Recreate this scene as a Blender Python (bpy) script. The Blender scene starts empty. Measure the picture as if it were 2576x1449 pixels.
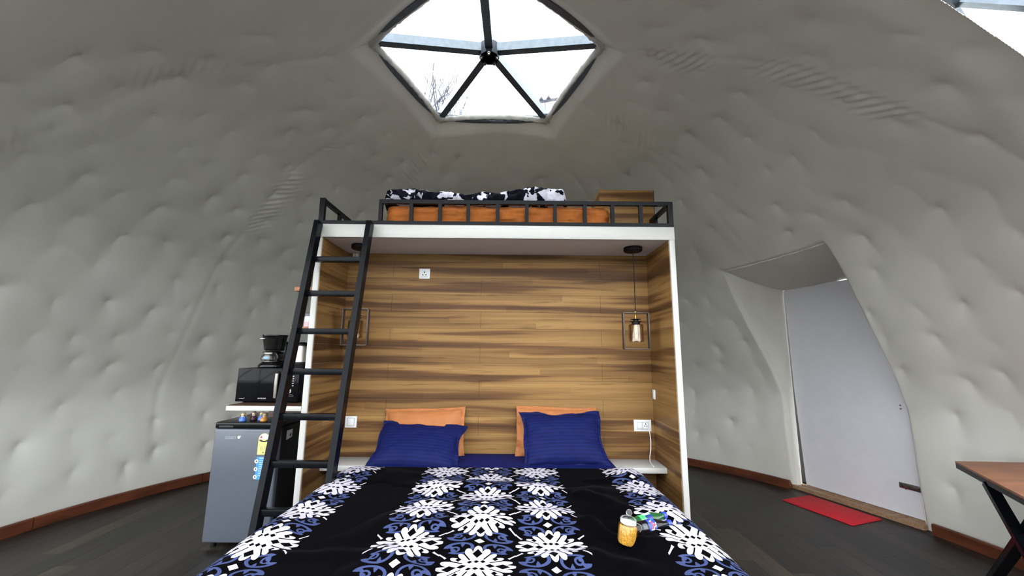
import bpy, bmesh, math, random
import numpy as np
from mathutils import Vector, Matrix

# ---------------------------------------------------------------- camera, sky, exposure
scene = bpy.context.scene
COL = scene.collection
PI = math.pi
IMG_W, FOC = 2576.0, 1000.0
CAM = Vector((0.1103, -2.6854, 1.43))
PITCH, YAW, ROLL = 0.1591, 0.0021, 0.0088
fw = Vector((math.sin(YAW)*math.cos(PITCH), math.cos(YAW)*math.cos(PITCH), math.sin(PITCH)))
r0 = Vector((math.cos(YAW), -math.sin(YAW), 0)); u0 = r0.cross(fw)
rt = r0*math.cos(ROLL)+u0*math.sin(ROLL); up = -r0*math.sin(ROLL)+u0*math.cos(ROLL)
cd = bpy.data.cameras.new('camera'); cam = bpy.data.objects.new('camera', cd); COL.objects.link(cam)
cd.sensor_width = 36.0; cd.lens = FOC/IMG_W*36.0; cd.clip_start = 0.02; cd.clip_end = 500
M3 = Matrix((rt, up, -fw)).transposed()
cam.matrix_world = Matrix.Translation(CAM) @ M3.to_4x4()
scene.camera = cam

world = bpy.data.worlds.new('overcast_sky'); scene.world = world; world.use_nodes = True
bg = world.node_tree.nodes['Background']
bg.inputs['Color'].default_value = (0.95, 0.98, 1.0, 1); bg.inputs['Strength'].default_value = 1.0

vs = scene.view_settings
vs.view_transform = 'Standard'; vs.look = 'None'; vs.gamma = 1.0; vs.use_curve_mapping = False
vs.exposure = 3.08

random.seed(7); rng = np.random.RandomState(11)

# ---------------------------------------------------------------- mesh helpers
class G:
    def __init__(s): s.V = []; s.F = []
    def add(s, vs, fs, M=None):
        o = len(s.V)
        s.V += [tuple(M @ Vector(v)) if M else tuple(v) for v in vs]
        s.F += [tuple(i+o for i in f) for f in fs]; return s
    def box(s, x0, x1, y0, y1, z0, z1, M=None):
        return s.add([(x0,y0,z0),(x1,y0,z0),(x1,y1,z0),(x0,y1,z0),(x0,y0,z1),(x1,y0,z1),(x1,y1,z1),(x0,y1,z1)],
                     [(0,3,2,1),(4,5,6,7),(0,1,5,4),(1,2,6,5),(2,3,7,6),(3,0,4,7)], M)
    def rbox(s, x0, x1, y0, y1, z0, z1, b=.004, seg=2, M=None):
        bm = bmesh.new(); bmesh.ops.create_cube(bm, size=1)
        bmesh.ops.scale(bm, vec=(x1-x0, y1-y0, z1-z0), verts=bm.verts)
        bmesh.ops.translate(bm, vec=((x0+x1)/2, (y0+y1)/2, (z0+z1)/2), verts=bm.verts)
        bmesh.ops.bevel(bm, geom=list(bm.edges), offset=b, segments=seg, profile=.5, affect='EDGES')
        bm.verts.index_update()
        s.add([v.co[:] for v in bm.verts], [[v.index for v in f.verts] for f in bm.faces], M); bm.free(); return s
    def prism(s, poly, h0, h1, plane='xy', M=None):
        def P(a, b, h): return {'xy': (a,b,h), 'xz': (a,h,b), 'yz': (h,a,b)}[plane]
        n = len(poly)
        v = [P(a,b,h0) for a,b in poly]+[P(a,b,h1) for a,b in poly]
        f = [tuple(range(n-1,-1,-1)), tuple(range(n,2*n))]+[(i,(i+1)%n,n+(i+1)%n,n+i) for i in range(n)]
        return s.add(v, f, M)
    def tube(s, pts, r, n=12, M=None, caps=True):
        pts = [Vector(p) for p in pts]; rs = r if isinstance(r, (list, tuple)) else [r]*len(pts)
        V = []; F = []; prev = None
        for i, p in enumerate(pts):
            t = (pts[min(i+1, len(pts)-1)]-pts[max(i-1, 0)]).normalized()
            if prev is None:
                a = Vector((0,0,1)) if abs(t.z) < .9 else Vector((1,0,0)); e1 = t.cross(a).normalized()
            else: e1 = (prev-t*prev.dot(t)).normalized()
            prev = e1; e2 = t.cross(e1)
            V += [p+(e1*math.cos(2*PI*k/n)+e2*math.sin(2*PI*k/n))*rs[i] for k in range(n)]
        for i in range(len(pts)-1):
            F += [(i*n+k, i*n+(k+1)%n, (i+1)*n+(k+1)%n, (i+1)*n+k) for k in range(n)]
        if caps: F += [tuple(range(n-1,-1,-1)), tuple((len(pts)-1)*n+k for k in range(n))]
        return s.add(V, F, M)
    def bar(s, p0, p1, w, d, up=(0,0,1), M=None):          # rectangular bar along p0-p1
        p0 = Vector(p0); p1 = Vector(p1); t = (p1-p0).normalized(); a = Vector(up)
        e1 = t.cross(a).normalized(); e2 = e1.cross(t).normalized(); V = []
        for p in (p0, p1):
            V += [p+e1*sx*w/2+e2*sy*d/2 for sx, sy in ((-1,-1),(1,-1),(1,1),(-1,1))]
        return s.add(V, [(0,1,2,3)[::-1],(4,5,6,7),(0,1,5,4),(1,2,6,5),(2,3,7,6),(3,0,4,7)], M)
    def lathe(s, prof, n=32, M=None):                      # (r,z) profile round Z
        V = []; F = []; m = len(prof)
        for k in range(n):
            a = 2*PI*k/n; V += [(r*math.cos(a), r*math.sin(a), z) for r, z in prof]
        for k in range(n):
            for i in range(m-1):
                a, b = k*m+i, ((k+1) % n)*m+i; F.append((a, b, b+1, a+1))
        if prof[0][0] > 1e-6: F.append(tuple(k*m for k in range(n-1,-1,-1)))
        if prof[-1][0] > 1e-6: F.append(tuple(k*m+m-1 for k in range(n)))
        return s.add(V, F, M)
    def ball(s, c, r, n=12, M=None):
        rr = r if isinstance(r, (tuple, list)) else (r,r,r); V = []; F = []
        for i in range(n+1):
            t = PI*i/n
            for k in range(2*n):
                a = PI*k/n; V.append((c[0]+rr[0]*math.sin(t)*math.cos(a), c[1]+rr[1]*math.sin(t)*math.sin(a), c[2]+rr[2]*math.cos(t)))
        for i in range(n):
            for k in range(2*n):
                q = (k+1) % (2*n); F.append((i*2*n+k, (i+1)*2*n+k, (i+1)*2*n+q, i*2*n+q))
        return s.add(V, F, M)

def mesh_from(name, g, smooth=None):
    me = bpy.data.meshes.new(name); me.from_pydata(g.V, [], g.F)
    bm = bmesh.new(); bm.from_mesh(me); bmesh.ops.remove_doubles(bm, verts=bm.verts, dist=1e-6)
    bmesh.ops.recalc_face_normals(bm, faces=bm.faces); bm.to_mesh(me); bm.free()
    if smooth is not None:
        me.polygons.foreach_set('use_smooth', [True]*len(me.polygons)); me.set_sharp_from_angle(angle=math.radians(smooth))
    return me
def tag(o, label=None, cat=None, group=None, kind=None):
    if label: o['label'] = label
    if cat: o['category'] = cat
    if group: o['group'] = group
    if kind: o['kind'] = kind
    return o
def link(name, me, m, parent=None):
    o = bpy.data.objects.new(name, me); COL.objects.link(o)
    if m is not None and not me.materials: me.materials.append(m)
    if parent is not None: o.parent = parent; o.matrix_parent_inverse = Matrix()
    return o
def obj(name, g, m, parent=None, smooth=35):
    return link(name, mesh_from(name, g, smooth), m, parent)
def empty(name, loc=(0,0,0), label=None, cat=None, group=None, kind=None, rot=(0,0,0)):
    o = bpy.data.objects.new(name, None); COL.objects.link(o); o.location = loc; o.rotation_euler = rot
    o.empty_display_size = .1
    return tag(o, label, cat, group, kind)
def grid_mesh(name, P, uv=None, closed=False):             # P (n,m,3) numpy
    n, m = P.shape[:2]; me = bpy.data.meshes.new(name)
    idx = np.arange(n*m).reshape(n, m)
    q = np.stack([idx[:-1,:-1], idx[1:,:-1], idx[1:,1:], idx[:-1,1:]], -1).reshape(-1, 4)
    set_mesh(me, P.reshape(-1, 3), q)
    if uv is not None:
        l = me.uv_layers.new(name='UVMap'); l.data.foreach_set('uv', uv.reshape(-1, 2)[q.ravel()].astype(np.float32).ravel())
    return me
def set_mesh(me, V, Q):
    me.vertices.add(len(V)); me.vertices.foreach_set('co', np.asarray(V, np.float32).ravel())
    me.loops.add(Q.size); me.loops.foreach_set('vertex_index', Q.astype(np.int32).ravel())
    me.polygons.add(len(Q)); me.polygons.foreach_set('loop_start', np.arange(0, Q.size, Q.shape[1], dtype=np.int32))
    me.polygons.foreach_set('use_smooth', np.ones(len(Q), bool)); me.update(calc_edges=True); me.validate()
_T = rng.rand(64, 64)
def vnoise(x, y, seed=0):
    x = np.asarray(x)+seed*17.31; y = np.asarray(y)+seed*7.77
    xi = np.floor(x).astype(int); yi = np.floor(y).astype(int); fx = x-xi; fy = y-yi
    fx = fx*fx*(3-2*fx); fy = fy*fy*(3-2*fy)
    g = lambda a, b: _T[a % 64, b % 64]
    return (g(xi,yi)*(1-fx)+g(xi+1,yi)*fx)*(1-fy)+(g(xi,yi+1)*(1-fx)+g(xi+1,yi+1)*fx)*fy
def fbm(x, y, o=3, seed=0):
    return sum((vnoise(x*2**k, y*2**k, seed+k)-.5)*.5**k for k in range(o))
def smooth01(t): t = np.clip(t, 0, 1); return t*t*(3-2*t)

# ---------------------------------------------------------------- materials
class NT:
    def __init__(s, name):
        s.m = bpy.data.materials.new(name); s.m.use_nodes = True; s.t = s.m.node_tree; s.n = s.t.nodes
        s.b = s.n['Principled BSDF']; s.out = s.n['Material Output']
    def new(s, ty, **k):
        x = s.n.new(ty)
        for a, v in k.items(): setattr(x, a, v)
        return x
    def l(s, a, b): s.t.links.new(a, b)
    def pos(s): return s.new('ShaderNodeNewGeometry').outputs['Position']
    def ocoord(s): return s.new('ShaderNodeTexCoord').outputs['Object']
    def noise(s, vec, scale, detail=3, rough=.55, vscale=None):
        if vscale:
            mp = s.new('ShaderNodeMapping'); mp.inputs['Scale'].default_value = vscale; s.l(vec, mp.inputs['Vector']); vec = mp.outputs[0]
        x = s.new('ShaderNodeTexNoise'); x.inputs['Scale'].default_value = scale; x.inputs['Detail'].default_value = detail
        x.inputs['Roughness'].default_value = rough; s.l(vec, x.inputs['Vector']); return x.outputs['Fac']
    def ramp(s, fac, stops):
        x = s.new('ShaderNodeValToRGB'); e = x.color_ramp.elements
        while len(e) < len(stops): e.new(.5)
        for i, (p, c) in enumerate(stops): e[i].position = p; e[i].color = tuple(c)+(1,) if len(c) == 3 else c
        s.l(fac, x.inputs['Fac']); return x.outputs['Color']
    def mix(s, fac, a, b, mode='MIX'):
        x = s.new('ShaderNodeMix', data_type='RGBA', blend_type=mode)
        for sock, v in ((x.inputs[0], fac), (x.inputs[6], a), (x.inputs[7], b)):
            if isinstance(v, (int, float)): sock.default_value = v
            elif isinstance(v, tuple): sock.default_value = v if len(v) == 4 else v+(1,)
            else: s.l(v, sock)
        return x.outputs[2]
    def bump(s, h, strength=.3, dist=.01):
        x = s.new('ShaderNodeBump'); x.inputs['Strength'].default_value = strength; x.inputs['Distance'].default_value = dist
        s.l(h, x.inputs['Height']); s.l(x.outputs[0], s.b.inputs['Normal'])
ALB = .66                                                  # keeps the brightest paints below paper white
def lin(r, g, b):
    f = lambda c: ALB*((c/255/12.92) if c/255 <= .04045 else ((c/255+.055)/1.055)**2.4)
    return (f(r), f(g), f(b))
def mat(name, col, rough=.5, metal=0., var=.12, vscale=8, bump=0, bscale=60, spec=None, sheen=0, coat=0):
    t = NT(name); v = t.ocoord(); n = t.noise(v, vscale, 4)
    lo = tuple(c*(1-var) for c in col); hi = tuple(min(1, c*(1+var)) for c in col)
    t.l(t.ramp(n, [(.3, lo), (.7, hi)]), t.b.inputs['Base Color'])
    t.b.inputs['Roughness'].default_value = rough; t.b.inputs['Metallic'].default_value = metal
    if spec is not None: t.b.inputs['Specular IOR Level'].default_value = spec
    if sheen: t.b.inputs['Sheen Weight'].default_value = sheen
    if coat: t.b.inputs['Coat Weight'].default_value = coat; t.b.inputs['Coat Roughness'].default_value = .05
    if bump: t.bump(t.noise(v, bscale, 3), bump, .004)
    return t.m
def glass_mat(name, tint=(1,1,1), refl=.08, rough=.02):
    t = NT(name); t.n.remove(t.b)
    tr = t.new('ShaderNodeBsdfTransparent'); tr.inputs[0].default_value = tint+(1,)
    gl = t.new('ShaderNodeBsdfGlossy'); gl.inputs['Roughness'].default_value = rough
    fr = t.new('ShaderNodeLayerWeight'); fr.inputs['Blend'].default_value = .25
    ma = t.new('ShaderNodeMath', operation='MULTIPLY_ADD'); ma.inputs[1].default_value = .6; ma.inputs[2].default_value = refl*.3
    t.l(fr.outputs['Fresnel'], ma.inputs[0])
    mx = t.new('ShaderNodeMixShader'); t.l(ma.outputs[0], mx.inputs[0]); t.l(tr.outputs[0], mx.inputs[1]); t.l(gl.outputs[0], mx.inputs[2])
    t.l(mx.outputs[0], t.out.inputs[0]); return t.m

def laminate():
    t = NT('walnut_strip_laminate'); p = t.pos()
    sp = t.new('ShaderNodeSeparateXYZ'); t.l(p, sp.inputs[0])
    al = t.new('ShaderNodeMath', operation='ADD'); t.l(sp.outputs[0], al.inputs[0]); t.l(sp.outputs[1], al.inputs[1])
    cb = t.new('ShaderNodeCombineXYZ'); t.l(al.outputs[0], cb.inputs[0]); t.l(sp.outputs[2], cb.inputs[1])
    v = cb.outputs[0]
    wob = t.noise(v, 1.0, 3, .5, (.7, 6, 1))
    ad = t.new('ShaderNodeMath', operation='MULTIPLY_ADD'); ad.inputs[1].default_value = .06; t.l(wob, ad.inputs[0]); t.l(sp.outputs[2], ad.inputs[2])
    cb2 = t.new('ShaderNodeCombineXYZ'); t.l(ad.outputs[0], cb2.inputs[1])
    m1 = t.new('ShaderNodeMath', operation='MULTIPLY'); m1.inputs[1].default_value = .035; t.l(al.outputs[0], m1.inputs[0]); t.l(m1.outputs[0], cb2.inputs[0])
    band = t.noise(cb2.outputs[0], 13.0, 2, .5)
    c = t.ramp(band, [(.37, lin(94,66,42)), (.455, lin(114,82,51)), (.495, lin(140,106,64)), (.60, lin(160,125,78))])
    # printed strips a few centimetres tall, each a little lighter or darker
    st = t.new('ShaderNodeMath', operation='MULTIPLY'); st.inputs[1].default_value = 1/.0447; t.l(sp.outputs[2], st.inputs[0])
    fl = t.new('ShaderNodeMath', operation='FLOOR'); t.l(st.outputs[0], fl.inputs[0])
    sa = t.new('ShaderNodeMath', operation='MULTIPLY_ADD'); sa.inputs[1].default_value = .55; t.l(al.outputs[0], sa.inputs[0])
    so = t.new('ShaderNodeMath', operation='MULTIPLY'); so.inputs[1].default_value = .377; t.l(fl.outputs[0], so.inputs[0]); t.l(so.outputs[0], sa.inputs[2])
    sf = t.new('ShaderNodeMath', operation='FLOOR'); t.l(sa.outputs[0], sf.inputs[0])
    cs = t.new('ShaderNodeCombineXYZ'); t.l(sf.outputs[0], cs.inputs[0]); t.l(fl.outputs[0], cs.inputs[1])
    wn = t.new('ShaderNodeTexWhiteNoise', noise_dimensions='2D'); t.l(cs.outputs[0], wn.inputs['Vector'])
    c = t.mix(1.0, c, t.ramp(wn.outputs['Value'], [(0, (.74,.71,.69)), (1, (1.10,1.08,1.04))]), 'MULTIPLY')
    gr = t.noise(v, 1.0, 4, .6, (3, 160, 1))
    c = t.mix(1.0, c, t.ramp(gr, [(.3, (.84,.82,.8)), (.7, (1.08,1.08,1.08))]), 'MULTIPLY')
    stk = t.noise(v, 1.0, 3, .6, (1.9, 36, 1))
    c = t.mix(1.0, c, t.ramp(stk, [(.0, (1,1,1)), (.60, (1,1,1)), (.70, (.60,.54,.52))]), 'MULTIPLY')
    t.l(c, t.b.inputs['Base Color']); t.b.inputs['Roughness'].default_value = .45; t.b.inputs['Specular IOR Level'].default_value = .12
    t.bump(gr, .08, .002); return t.m
def floor_mat():
    t = NT('dark_laminate_plank'); p = t.pos(); oi = t.new('ShaderNodeObjectInfo')
    ofs = t.new('ShaderNodeVectorMath', operation='MULTIPLY_ADD'); t.l(p, ofs.inputs[0]); ofs.inputs[1].default_value = (1,1,1)
    cb = t.new('ShaderNodeCombineXYZ'); mm = t.new('ShaderNodeMath', operation='MULTIPLY'); mm.inputs[1].default_value = 37
    t.l(oi.outputs['Random'], mm.inputs[0]); t.l(mm.outputs[0], cb.inputs[2]); t.l(cb.outputs[0], ofs.inputs[2])
    v = ofs.outputs[0]
    g1 = t.noise(v, 1.0, 4, .6, (34, 1.6, 1)); 
    c = t.ramp(g1, [(.3, lin(31,28,26)), (.5, lin(42,39,36)), (.72, lin(58,51,46))])
    c = t.mix(1.0, c, t.ramp(oi.outputs['Random'], [(0, (.62,.62,.66)), (.45, (.92,.92,.93)), (.7, (1.15,1.08,1.02)), (1, (1.9,1.62,1.4))]), 'MULTIPLY')
    t.l(c, t.b.inputs['Base Color']); t.b.inputs['Roughness'].default_value = .38; t.b.inputs['Specular IOR Level'].default_value = .22
    t.bump(g1, .06, .002); return t.m
def wood(name, a, b, rough=.5, vs_=(2, 40, 40)):
    t = NT(name); v = t.ocoord(); g = t.noise(v, 1.0, 4, .6, vs_)
    t.l(t.ramp(g, [(.3, a), (.7, b)]), t.b.inputs['Base Color']); t.b.inputs['Roughness'].default_value = rough
    t.bump(g, .12, .003); return t.m
def liner_mat():
    t = NT('quilted_liner_fabric'); p = t.pos()
    n = t.noise(p, 1.3, 4); c = t.ramp(n, [(.3, lin(238,235,224)), (.7, lin(246,243,234))])
    s = t.noise(p, 6.0, 5, .7); c = t.mix(1.0, c, t.ramp(s, [(.0, (1,1,1)), (.72, (1,1,1)), (.85, (.93,.92,.89))]), 'MULTIPLY')
    t.l(c, t.b.inputs['Base Color']); t.b.inputs['Roughness'].default_value = .55; t.b.inputs['Specular IOR Level'].default_value = .35
    t.bump(t.noise(p, 14.0, 4, .6), .06, .02); return t.m

# expression -> math nodes, for the printed comforter
class X:
    t = None
    def __init__(s, v): s.v = v
    @staticmethod
    def op(o, *a):
        n = X.t.new('ShaderNodeMath', operation=o)
        for i, q in enumerate(a):
            q = q.v if isinstance(q, X) else q
            if isinstance(q, (int, float)): n.inputs[i].default_value = q
            else: X.t.l(q, n.inputs[i])
        return X(n.outputs[0])
    def __add__(s, o): return X.op('ADD', s, o)
    __radd__ = __add__
    def __sub__(s, o): return X.op('SUBTRACT', s, o)
    def __rsub__(s, o): return X.op('SUBTRACT', o, s)
    def __mul__(s, o): return X.op('MULTIPLY', s, o)
    __rmul__ = __mul__
    def __truediv__(s, o): return X.op('DIVIDE', s, o)
    def __lt__(s, o): return X.op('LESS_THAN', s, o)
    def __gt__(s, o): return X.op('GREATER_THAN', s, o)
def xabs(a): return X.op('ABSOLUTE', a)
def xmax(a, b): return X.op('MAXIMUM', a, b)
def xmin(a, b): return X.op('MINIMUM', a, b)
def xfl(a): return X.op('FLOOR', a)
def xlen(a, b): return X.op('SQRT', a*a+b*b)
def comforter_mat():
    t = NT('printed_velvet_comforter'); X.t = t
    uv = t.new('ShaderNodeUVMap'); sp = t.new('ShaderNodeSeparateXYZ'); t.l(uv.outputs[0], sp.inputs[0])
    u, v = X(sp.outputs[0]), X(sp.outputs[1])
    TU, TV = .27, .315
    c = xfl(u/TU+.5); x = u-c*TU; ac = xabs(c); odd = X.op('MODULO', ac, 2.0)
    w = v-odd*(TV/2); k = xfl(w/TV+.5); y = w-k*TV
    colm = xmax(ac < 1.5, ac > 2.5)
    ax = xabs(x); ay = xabs(y)
    dia = lambda a, b, cx, cy, sx, sy: (xabs(a-cx)*(1/sx)+xabs(b-cy)*(1/sy)) < 1.0
    my = ay*1.12
    r = xlen(ax, my); th = X.op('ARCTAN2', my, ax)
    R = .078+.015*X.op('COSINE', th*4)+.046*X.op('SQRT', xabs(X.op('COSINE', th*10)))
    white = r < R
    slit = xmax(xabs(th-.47)*r < .0028, xabs(th-1.10)*r < .0028)*(r > .052)
    hole = xmax(dia(ax, ay, .090, 0, .026, .017), dia(ax, ay, 0, .078, .017, .026))
    hole = xmax(hole, dia(ax, ay, .047, 0, .017, .013))
    hole = xmax(hole, dia(ax, ay, 0, .026, .010, .010))
    hole = xmax(hole, dia(ax, ay, .022, .026, .010, .010))
    hole = xmax(hole, dia(ax, ay, .063, .047, .011, .012))
    white = white*(1-xmax(hole, slit))
    y2 = TV/2-ay
    white = xmax(white, dia(ax, y2, 0, 0, .019, .017))
    # small sprigs between the columns
    px = ax-.132; py = ay-.078; a1 = (px+py)*.707; a2 = (px-py)*.707
    sprig = (xabs(a2) < .0032+.14*xmax(xabs(a1)-.02, 0.0))*(xabs(a1) < .032)
    white = xmax(white, sprig)
    # blue scrolls, four round each small white lozenge
    ex = (ax-.069)/.057; ey = (y2-.040)/.037; q = xlen(ex, ey); ph = X.op('ARCTAN2', ey, ex)
    thick = .165-.02*xabs(ph)
    ring = (xabs(q-.84) < thick)*(1-(xabs(ph-.42) < .42))
    curl = xmax(xlen(ax-.089, y2-.053) < .0085, xlen(ax-.101, y2-.033) < .0075)
    spike = xmax((xabs(ax-.058)+.45*xabs(y2-.019) < .008)*(y2 < .034), xabs(xlen(ax-.083, y2-.046)-.013)*(1.0) < .0042)
    blue = xmax(xmax(ring, curl), spike*(q < 1.0))
    blue = blue*(1-white)
    # the far-side print fades to plain where the black strips run
    white = white*colm; blue = blue*colm
    base = t.mix(blue.v, (.0005,.00045,.0009), lin(62,72,112))
    base = t.mix(white.v, base, lin(192,187,198))
    t.l(base, t.b.inputs['Base Color'])
    t.b.inputs['Roughness'].default_value = .8; t.b.inputs['Specular IOR Level'].default_value = .02
    t.b.inputs['Sheen Weight'].default_value = .006; t.b.inputs['Sheen Roughness'].default_value = .35
    t.bump(t.noise(t.pos(), 260, 2), .15, .003); return t.m
def patch_blanket_mat():
    t = NT('black_and_white_floral_blanket'); v = t.ocoord()
    d = t.noise(v, 7, 2); mp = t.new('ShaderNodeVectorMath', operation='MULTIPLY_ADD')
    cb = t.new('ShaderNodeCombineXYZ'); t.l(d, cb.inputs[0]); t.l(d, cb.inputs[1])
    t.l(cb.outputs[0], mp.inputs[0]); mp.inputs[1].default_value = (.18,.18,.18); t.l(v, mp.inputs[2])
    vo = t.new('ShaderNodeTexVoronoi'); vo.inputs['Scale'].default_value = 9.5; t.l(mp.outputs[0], vo.inputs['Vector'])
    w = t.ramp(t.noise(mp.outputs[0], 9, 3), [(.52, (0,0,0)), (.535, (1,1,1))])
    e = t.ramp(vo.outputs['Distance'], [(.40, (1,1,1)), (.44, (0,0,0))])
    f = t.mix(.25, w, e, 'MULTIPLY')
    t.l(t.mix(f, (.003,.003,.006), lin(222,220,235)), t.b.inputs['Base Color'])
    t.b.inputs['Roughness'].default_value = .8; t.b.inputs['Specular IOR Level'].default_value = .05
    t.bump(t.noise(v, 40, 3), .3, .01); return t.m
def striped_fabric(name, col, freq, amt):
    t = NT(name); v = t.new('ShaderNodeUVMap').outputs[0]
    sp = t.new('ShaderNodeSeparateXYZ'); t.l(v, sp.inputs[0])
    m1 = t.new('ShaderNodeMath', operation='MULTIPLY'); m1.inputs[1].default_value = freq; t.l(sp.outputs[1], m1.inputs[0])
    sn = t.new('ShaderNodeMath', operation='SINE'); t.l(m1.outputs[0], sn.inputs[0])
    c = t.ramp(sn.outputs[0], [(.0, tuple(x*(1-amt) for x in col)), (.6, col)])
    n = t.noise(t.pos(), 14, 4); c = t.mix(1.0, c, t.ramp(n, [(.3, (.88,.88,.88)), (.7, (1.1,1.1,1.1))]), 'MULTIPLY')
    t.l(c, t.b.inputs['Base Color']); t.b.inputs['Roughness'].default_value = .65; t.b.inputs['Specular IOR Level'].default_value = .08
    t.bump(n, .25, .02); return t.m

def hem_mat():
    t = NT('thin_white_hem_fabric'); p = t.pos(); n = t.noise(p, 30, 4)
    t.l(t.ramp(n, [(.3, lin(228,226,216)), (.7, lin(246,244,238))]), t.b.inputs['Base Color']); t.b.inputs['Roughness'].default_value = .8
    tl = t.new('ShaderNodeBsdfTranslucent'); tl.inputs['Color'].default_value = (.5,.5,.48,1); mx = t.new('ShaderNodeMixShader'); mx.inputs[0].default_value = .4
    t.l(t.b.outputs[0], mx.inputs[1]); t.l(tl.outputs[0], mx.inputs[2]); t.l(mx.outputs[0], t.out.inputs[0]); return t.m
MT = dict(
    hem=hem_mat(), cheek=mat('smooth_cream_lining', lin(252,249,238), .7, var=.03, vscale=3, bump=.1, bscale=12),
    liner=liner_mat(), lam=laminate(), floor=floor_mat(),
    white=mat('white_laminate', lin(198,196,191), .38, var=.03),
    niche=mat('pale_mauve_board', lin(240,236,240), .6, var=.04),
    base=wood('red_brown_skirting', lin(74,34,18), lin(122,64,36), .45, (3,3,14)),
    pale=wood('pale_threshold_wood', lin(150,112,82), lin(196,158,122), .55),
    door=mat('lavender_white_door', lin(250,249,255), .5, var=.025),
    black=mat('black_painted_steel', (.0020,.0025,.0036), .26, var=.3, vscale=14, bump=.08, bscale=90, spec=.085),
    blackp=mat('black_gloss_plastic', (.002,.002,.0025), .18, var=.1, spec=.2),
    blackm=mat('black_matt_plastic', (.004,.004,.0045), .45, var=.15, spec=.15),
    glossb=mat('black_glass_panel', (.002,.002,.003), .1, var=.05, spec=.1),
    steel=mat('brushed_steel', lin(170,165,158), .28, 1.0, var=.08),
    strut=mat('galvanised_strut', lin(120,130,140), .32, .85, var=.12, vscale=20),
    hub=mat('dark_hub_steel', lin(60,66,76), .4, .7, var=.15),
    fridge=mat('grey_metallic_door', lin(92,97,108), .3, .3, var=.03, coat=.1),
    navy=striped_fabric('navy_striped_cotton', lin(19,27,82), 250, .25),
    navyp=mat('navy_cotton_sheet', lin(18,27,88), .7, var=.08, bump=.1, bscale=200, spec=.08),
    orange=mat('burnt_orange_cotton', lin(172,102,44), .7, var=.07, vscale=20, bump=.3, bscale=25, sheen=.1),
    orangeb=mat('rust_orange_bedcover', lin(160,92,40), .75, var=.14, vscale=16, bump=.9, bscale=26, spec=.1),
    comf=comforter_mat(), patch=patch_blanket_mat(),
    red=mat('red_door_mat', lin(225,30,48), .85, var=.08, vscale=40, bump=.4, bscale=160),
    brown=wood('orange_brown_shelf_wood', lin(128,72,38), lin(172,104,58), .5, (14,3,14)),
    dkwood=wood('dark_brown_board', lin(58,38,26), lin(86,58,38), .5),
    ttop=wood('walnut_table_top', lin(122,74,46), lin(158,100,64), .45, (3,26,26)),
    plate=mat('white_switch_plastic', lin(238,238,238), .3, var=.02),
    cable=mat('white_cable_plastic', lin(240,238,236), .4, var=.02),
    slot=mat('dark_slot', lin(18,18,20), .6), brass=mat('aged_brass', lin(176,140,70), .3, 1.0),
    bronze=mat('grey_bronze_frame', lin(88,76,70), .45, .5),
    amber=glass_mat('amber_glass', (.95,.88,.77), .15, .03), clear=glass_mat('clear_glass', (.97,.98,.98), .15),
    pvc=glass_mat('clear_window_film', (.97,.98,.99), .1),
    jar=glass_mat('jar_glass', (.97,.98,.97), .1, .04),
    bulb=mat('bulb_filament_glass', lin(255,250,232), .2, var=.02), snack=mat('yellow_snack_mix', lin(206,152,52), .7, var=.45, vscale=160, bump=.8, bscale=160, spec=.2),
    green=mat('green_pet_plastic', lin(30,84,44), .15, var=.1, spec=.4), cola=mat('dark_cola_bottle', (.006,.004,.005), .12, var=.1, spec=.3),
    blue=mat('bright_blue_plastic', lin(40,70,190), .35), lblue=mat('light_blue_print', lin(60,150,215), .4, var=.05),
    glabel=mat('green_label', lin(70,190,110), .4), wlabel=mat('white_print', lin(238,240,240), .5, var=.02),
    redp=mat('red_print', lin(206,44,54), .5), yellow=mat('yellow_print', lin(238,226,130), .5, var=.02),
    grayp=mat('grey_print', lin(120,120,116), .5), silver=mat('silver_print', lin(205,208,214), .35, .3),
    dblue2=mat('navy_print', lin(24,44,120), .4), graym=mat('pale_grey_print', lin(160,164,172), .4), skin=mat('doll_skin', lin(240,212,176), .6), dblue=mat('doll_blue', lin(84,130,222), .5), dorange=mat('doll_orange', lin(232,158,72), .5),
    dmaroon=mat('doll_maroon', lin(64,34,40), .5), dhair=mat('doll_straw_hair', lin(150,136,104), .8), dbrown=mat('doll_brown_hair', lin(104,80,60), .8),
    twig=mat('bare_bark', lin(104,106,126), .9), pole=mat('weathered_pole', lin(98,100,118), .8),
    ground=mat('dry_grass_ground', lin(92,90,74), .95, var=.3, vscale=.6),
    tin=mat('grey_tin', lin(90,92,98), .35, .5), pink=mat('pink_print', lin(214,186,190), .5),
)

# ---------------------------------------------------------------- the dome shell
DC = np.array([-.075, .06])
_zr = np.array([(0,3.775),(1.03,3.755),(2.36,3.00),(3.18,1.98),(3.575,.84),(3.70,.0)])
_t = np.linspace(0, len(_zr)-1, 4001); _z = np.interp(_t, np.arange(len(_zr)), _zr[:,0]); _r = np.interp(_t, np.arange(len(_zr)), _zr[:,1])
_el = np.degrees(np.arctan2(_z, _r)); _rho = np.hypot(_z, _r)
_eg = np.linspace(-6, 96, 2041); _rg = np.interp(np.where(_eg > 90, 180-_eg, np.abs(_eg)), _el, _rho)
_k = np.exp(-(np.arange(-80, 81)*.05/4.2)**2); _rg = np.convolve(np.pad(_rg, 80, mode='edge'), _k/_k.sum(), 'valid')
def rho(e): return np.interp(e, _eg, _rg)
def dome_pt(az, el, off=0.):                               # az from +Y towards +X, degrees
    a, e = np.radians(az), np.radians(el); q = rho(el)+off
    return np.stack([DC[0]+q*np.cos(e)*np.sin(a), DC[1]+q*np.cos(e)*np.cos(a), q*np.sin(e)], -1)
def rad_at_z(z): return float(np.interp(z, (rho(_eg)*np.sin(np.radians(_eg)))[120:1900], (rho(_eg)*np.cos(np.radians(_eg)))[120:1900]))

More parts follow.
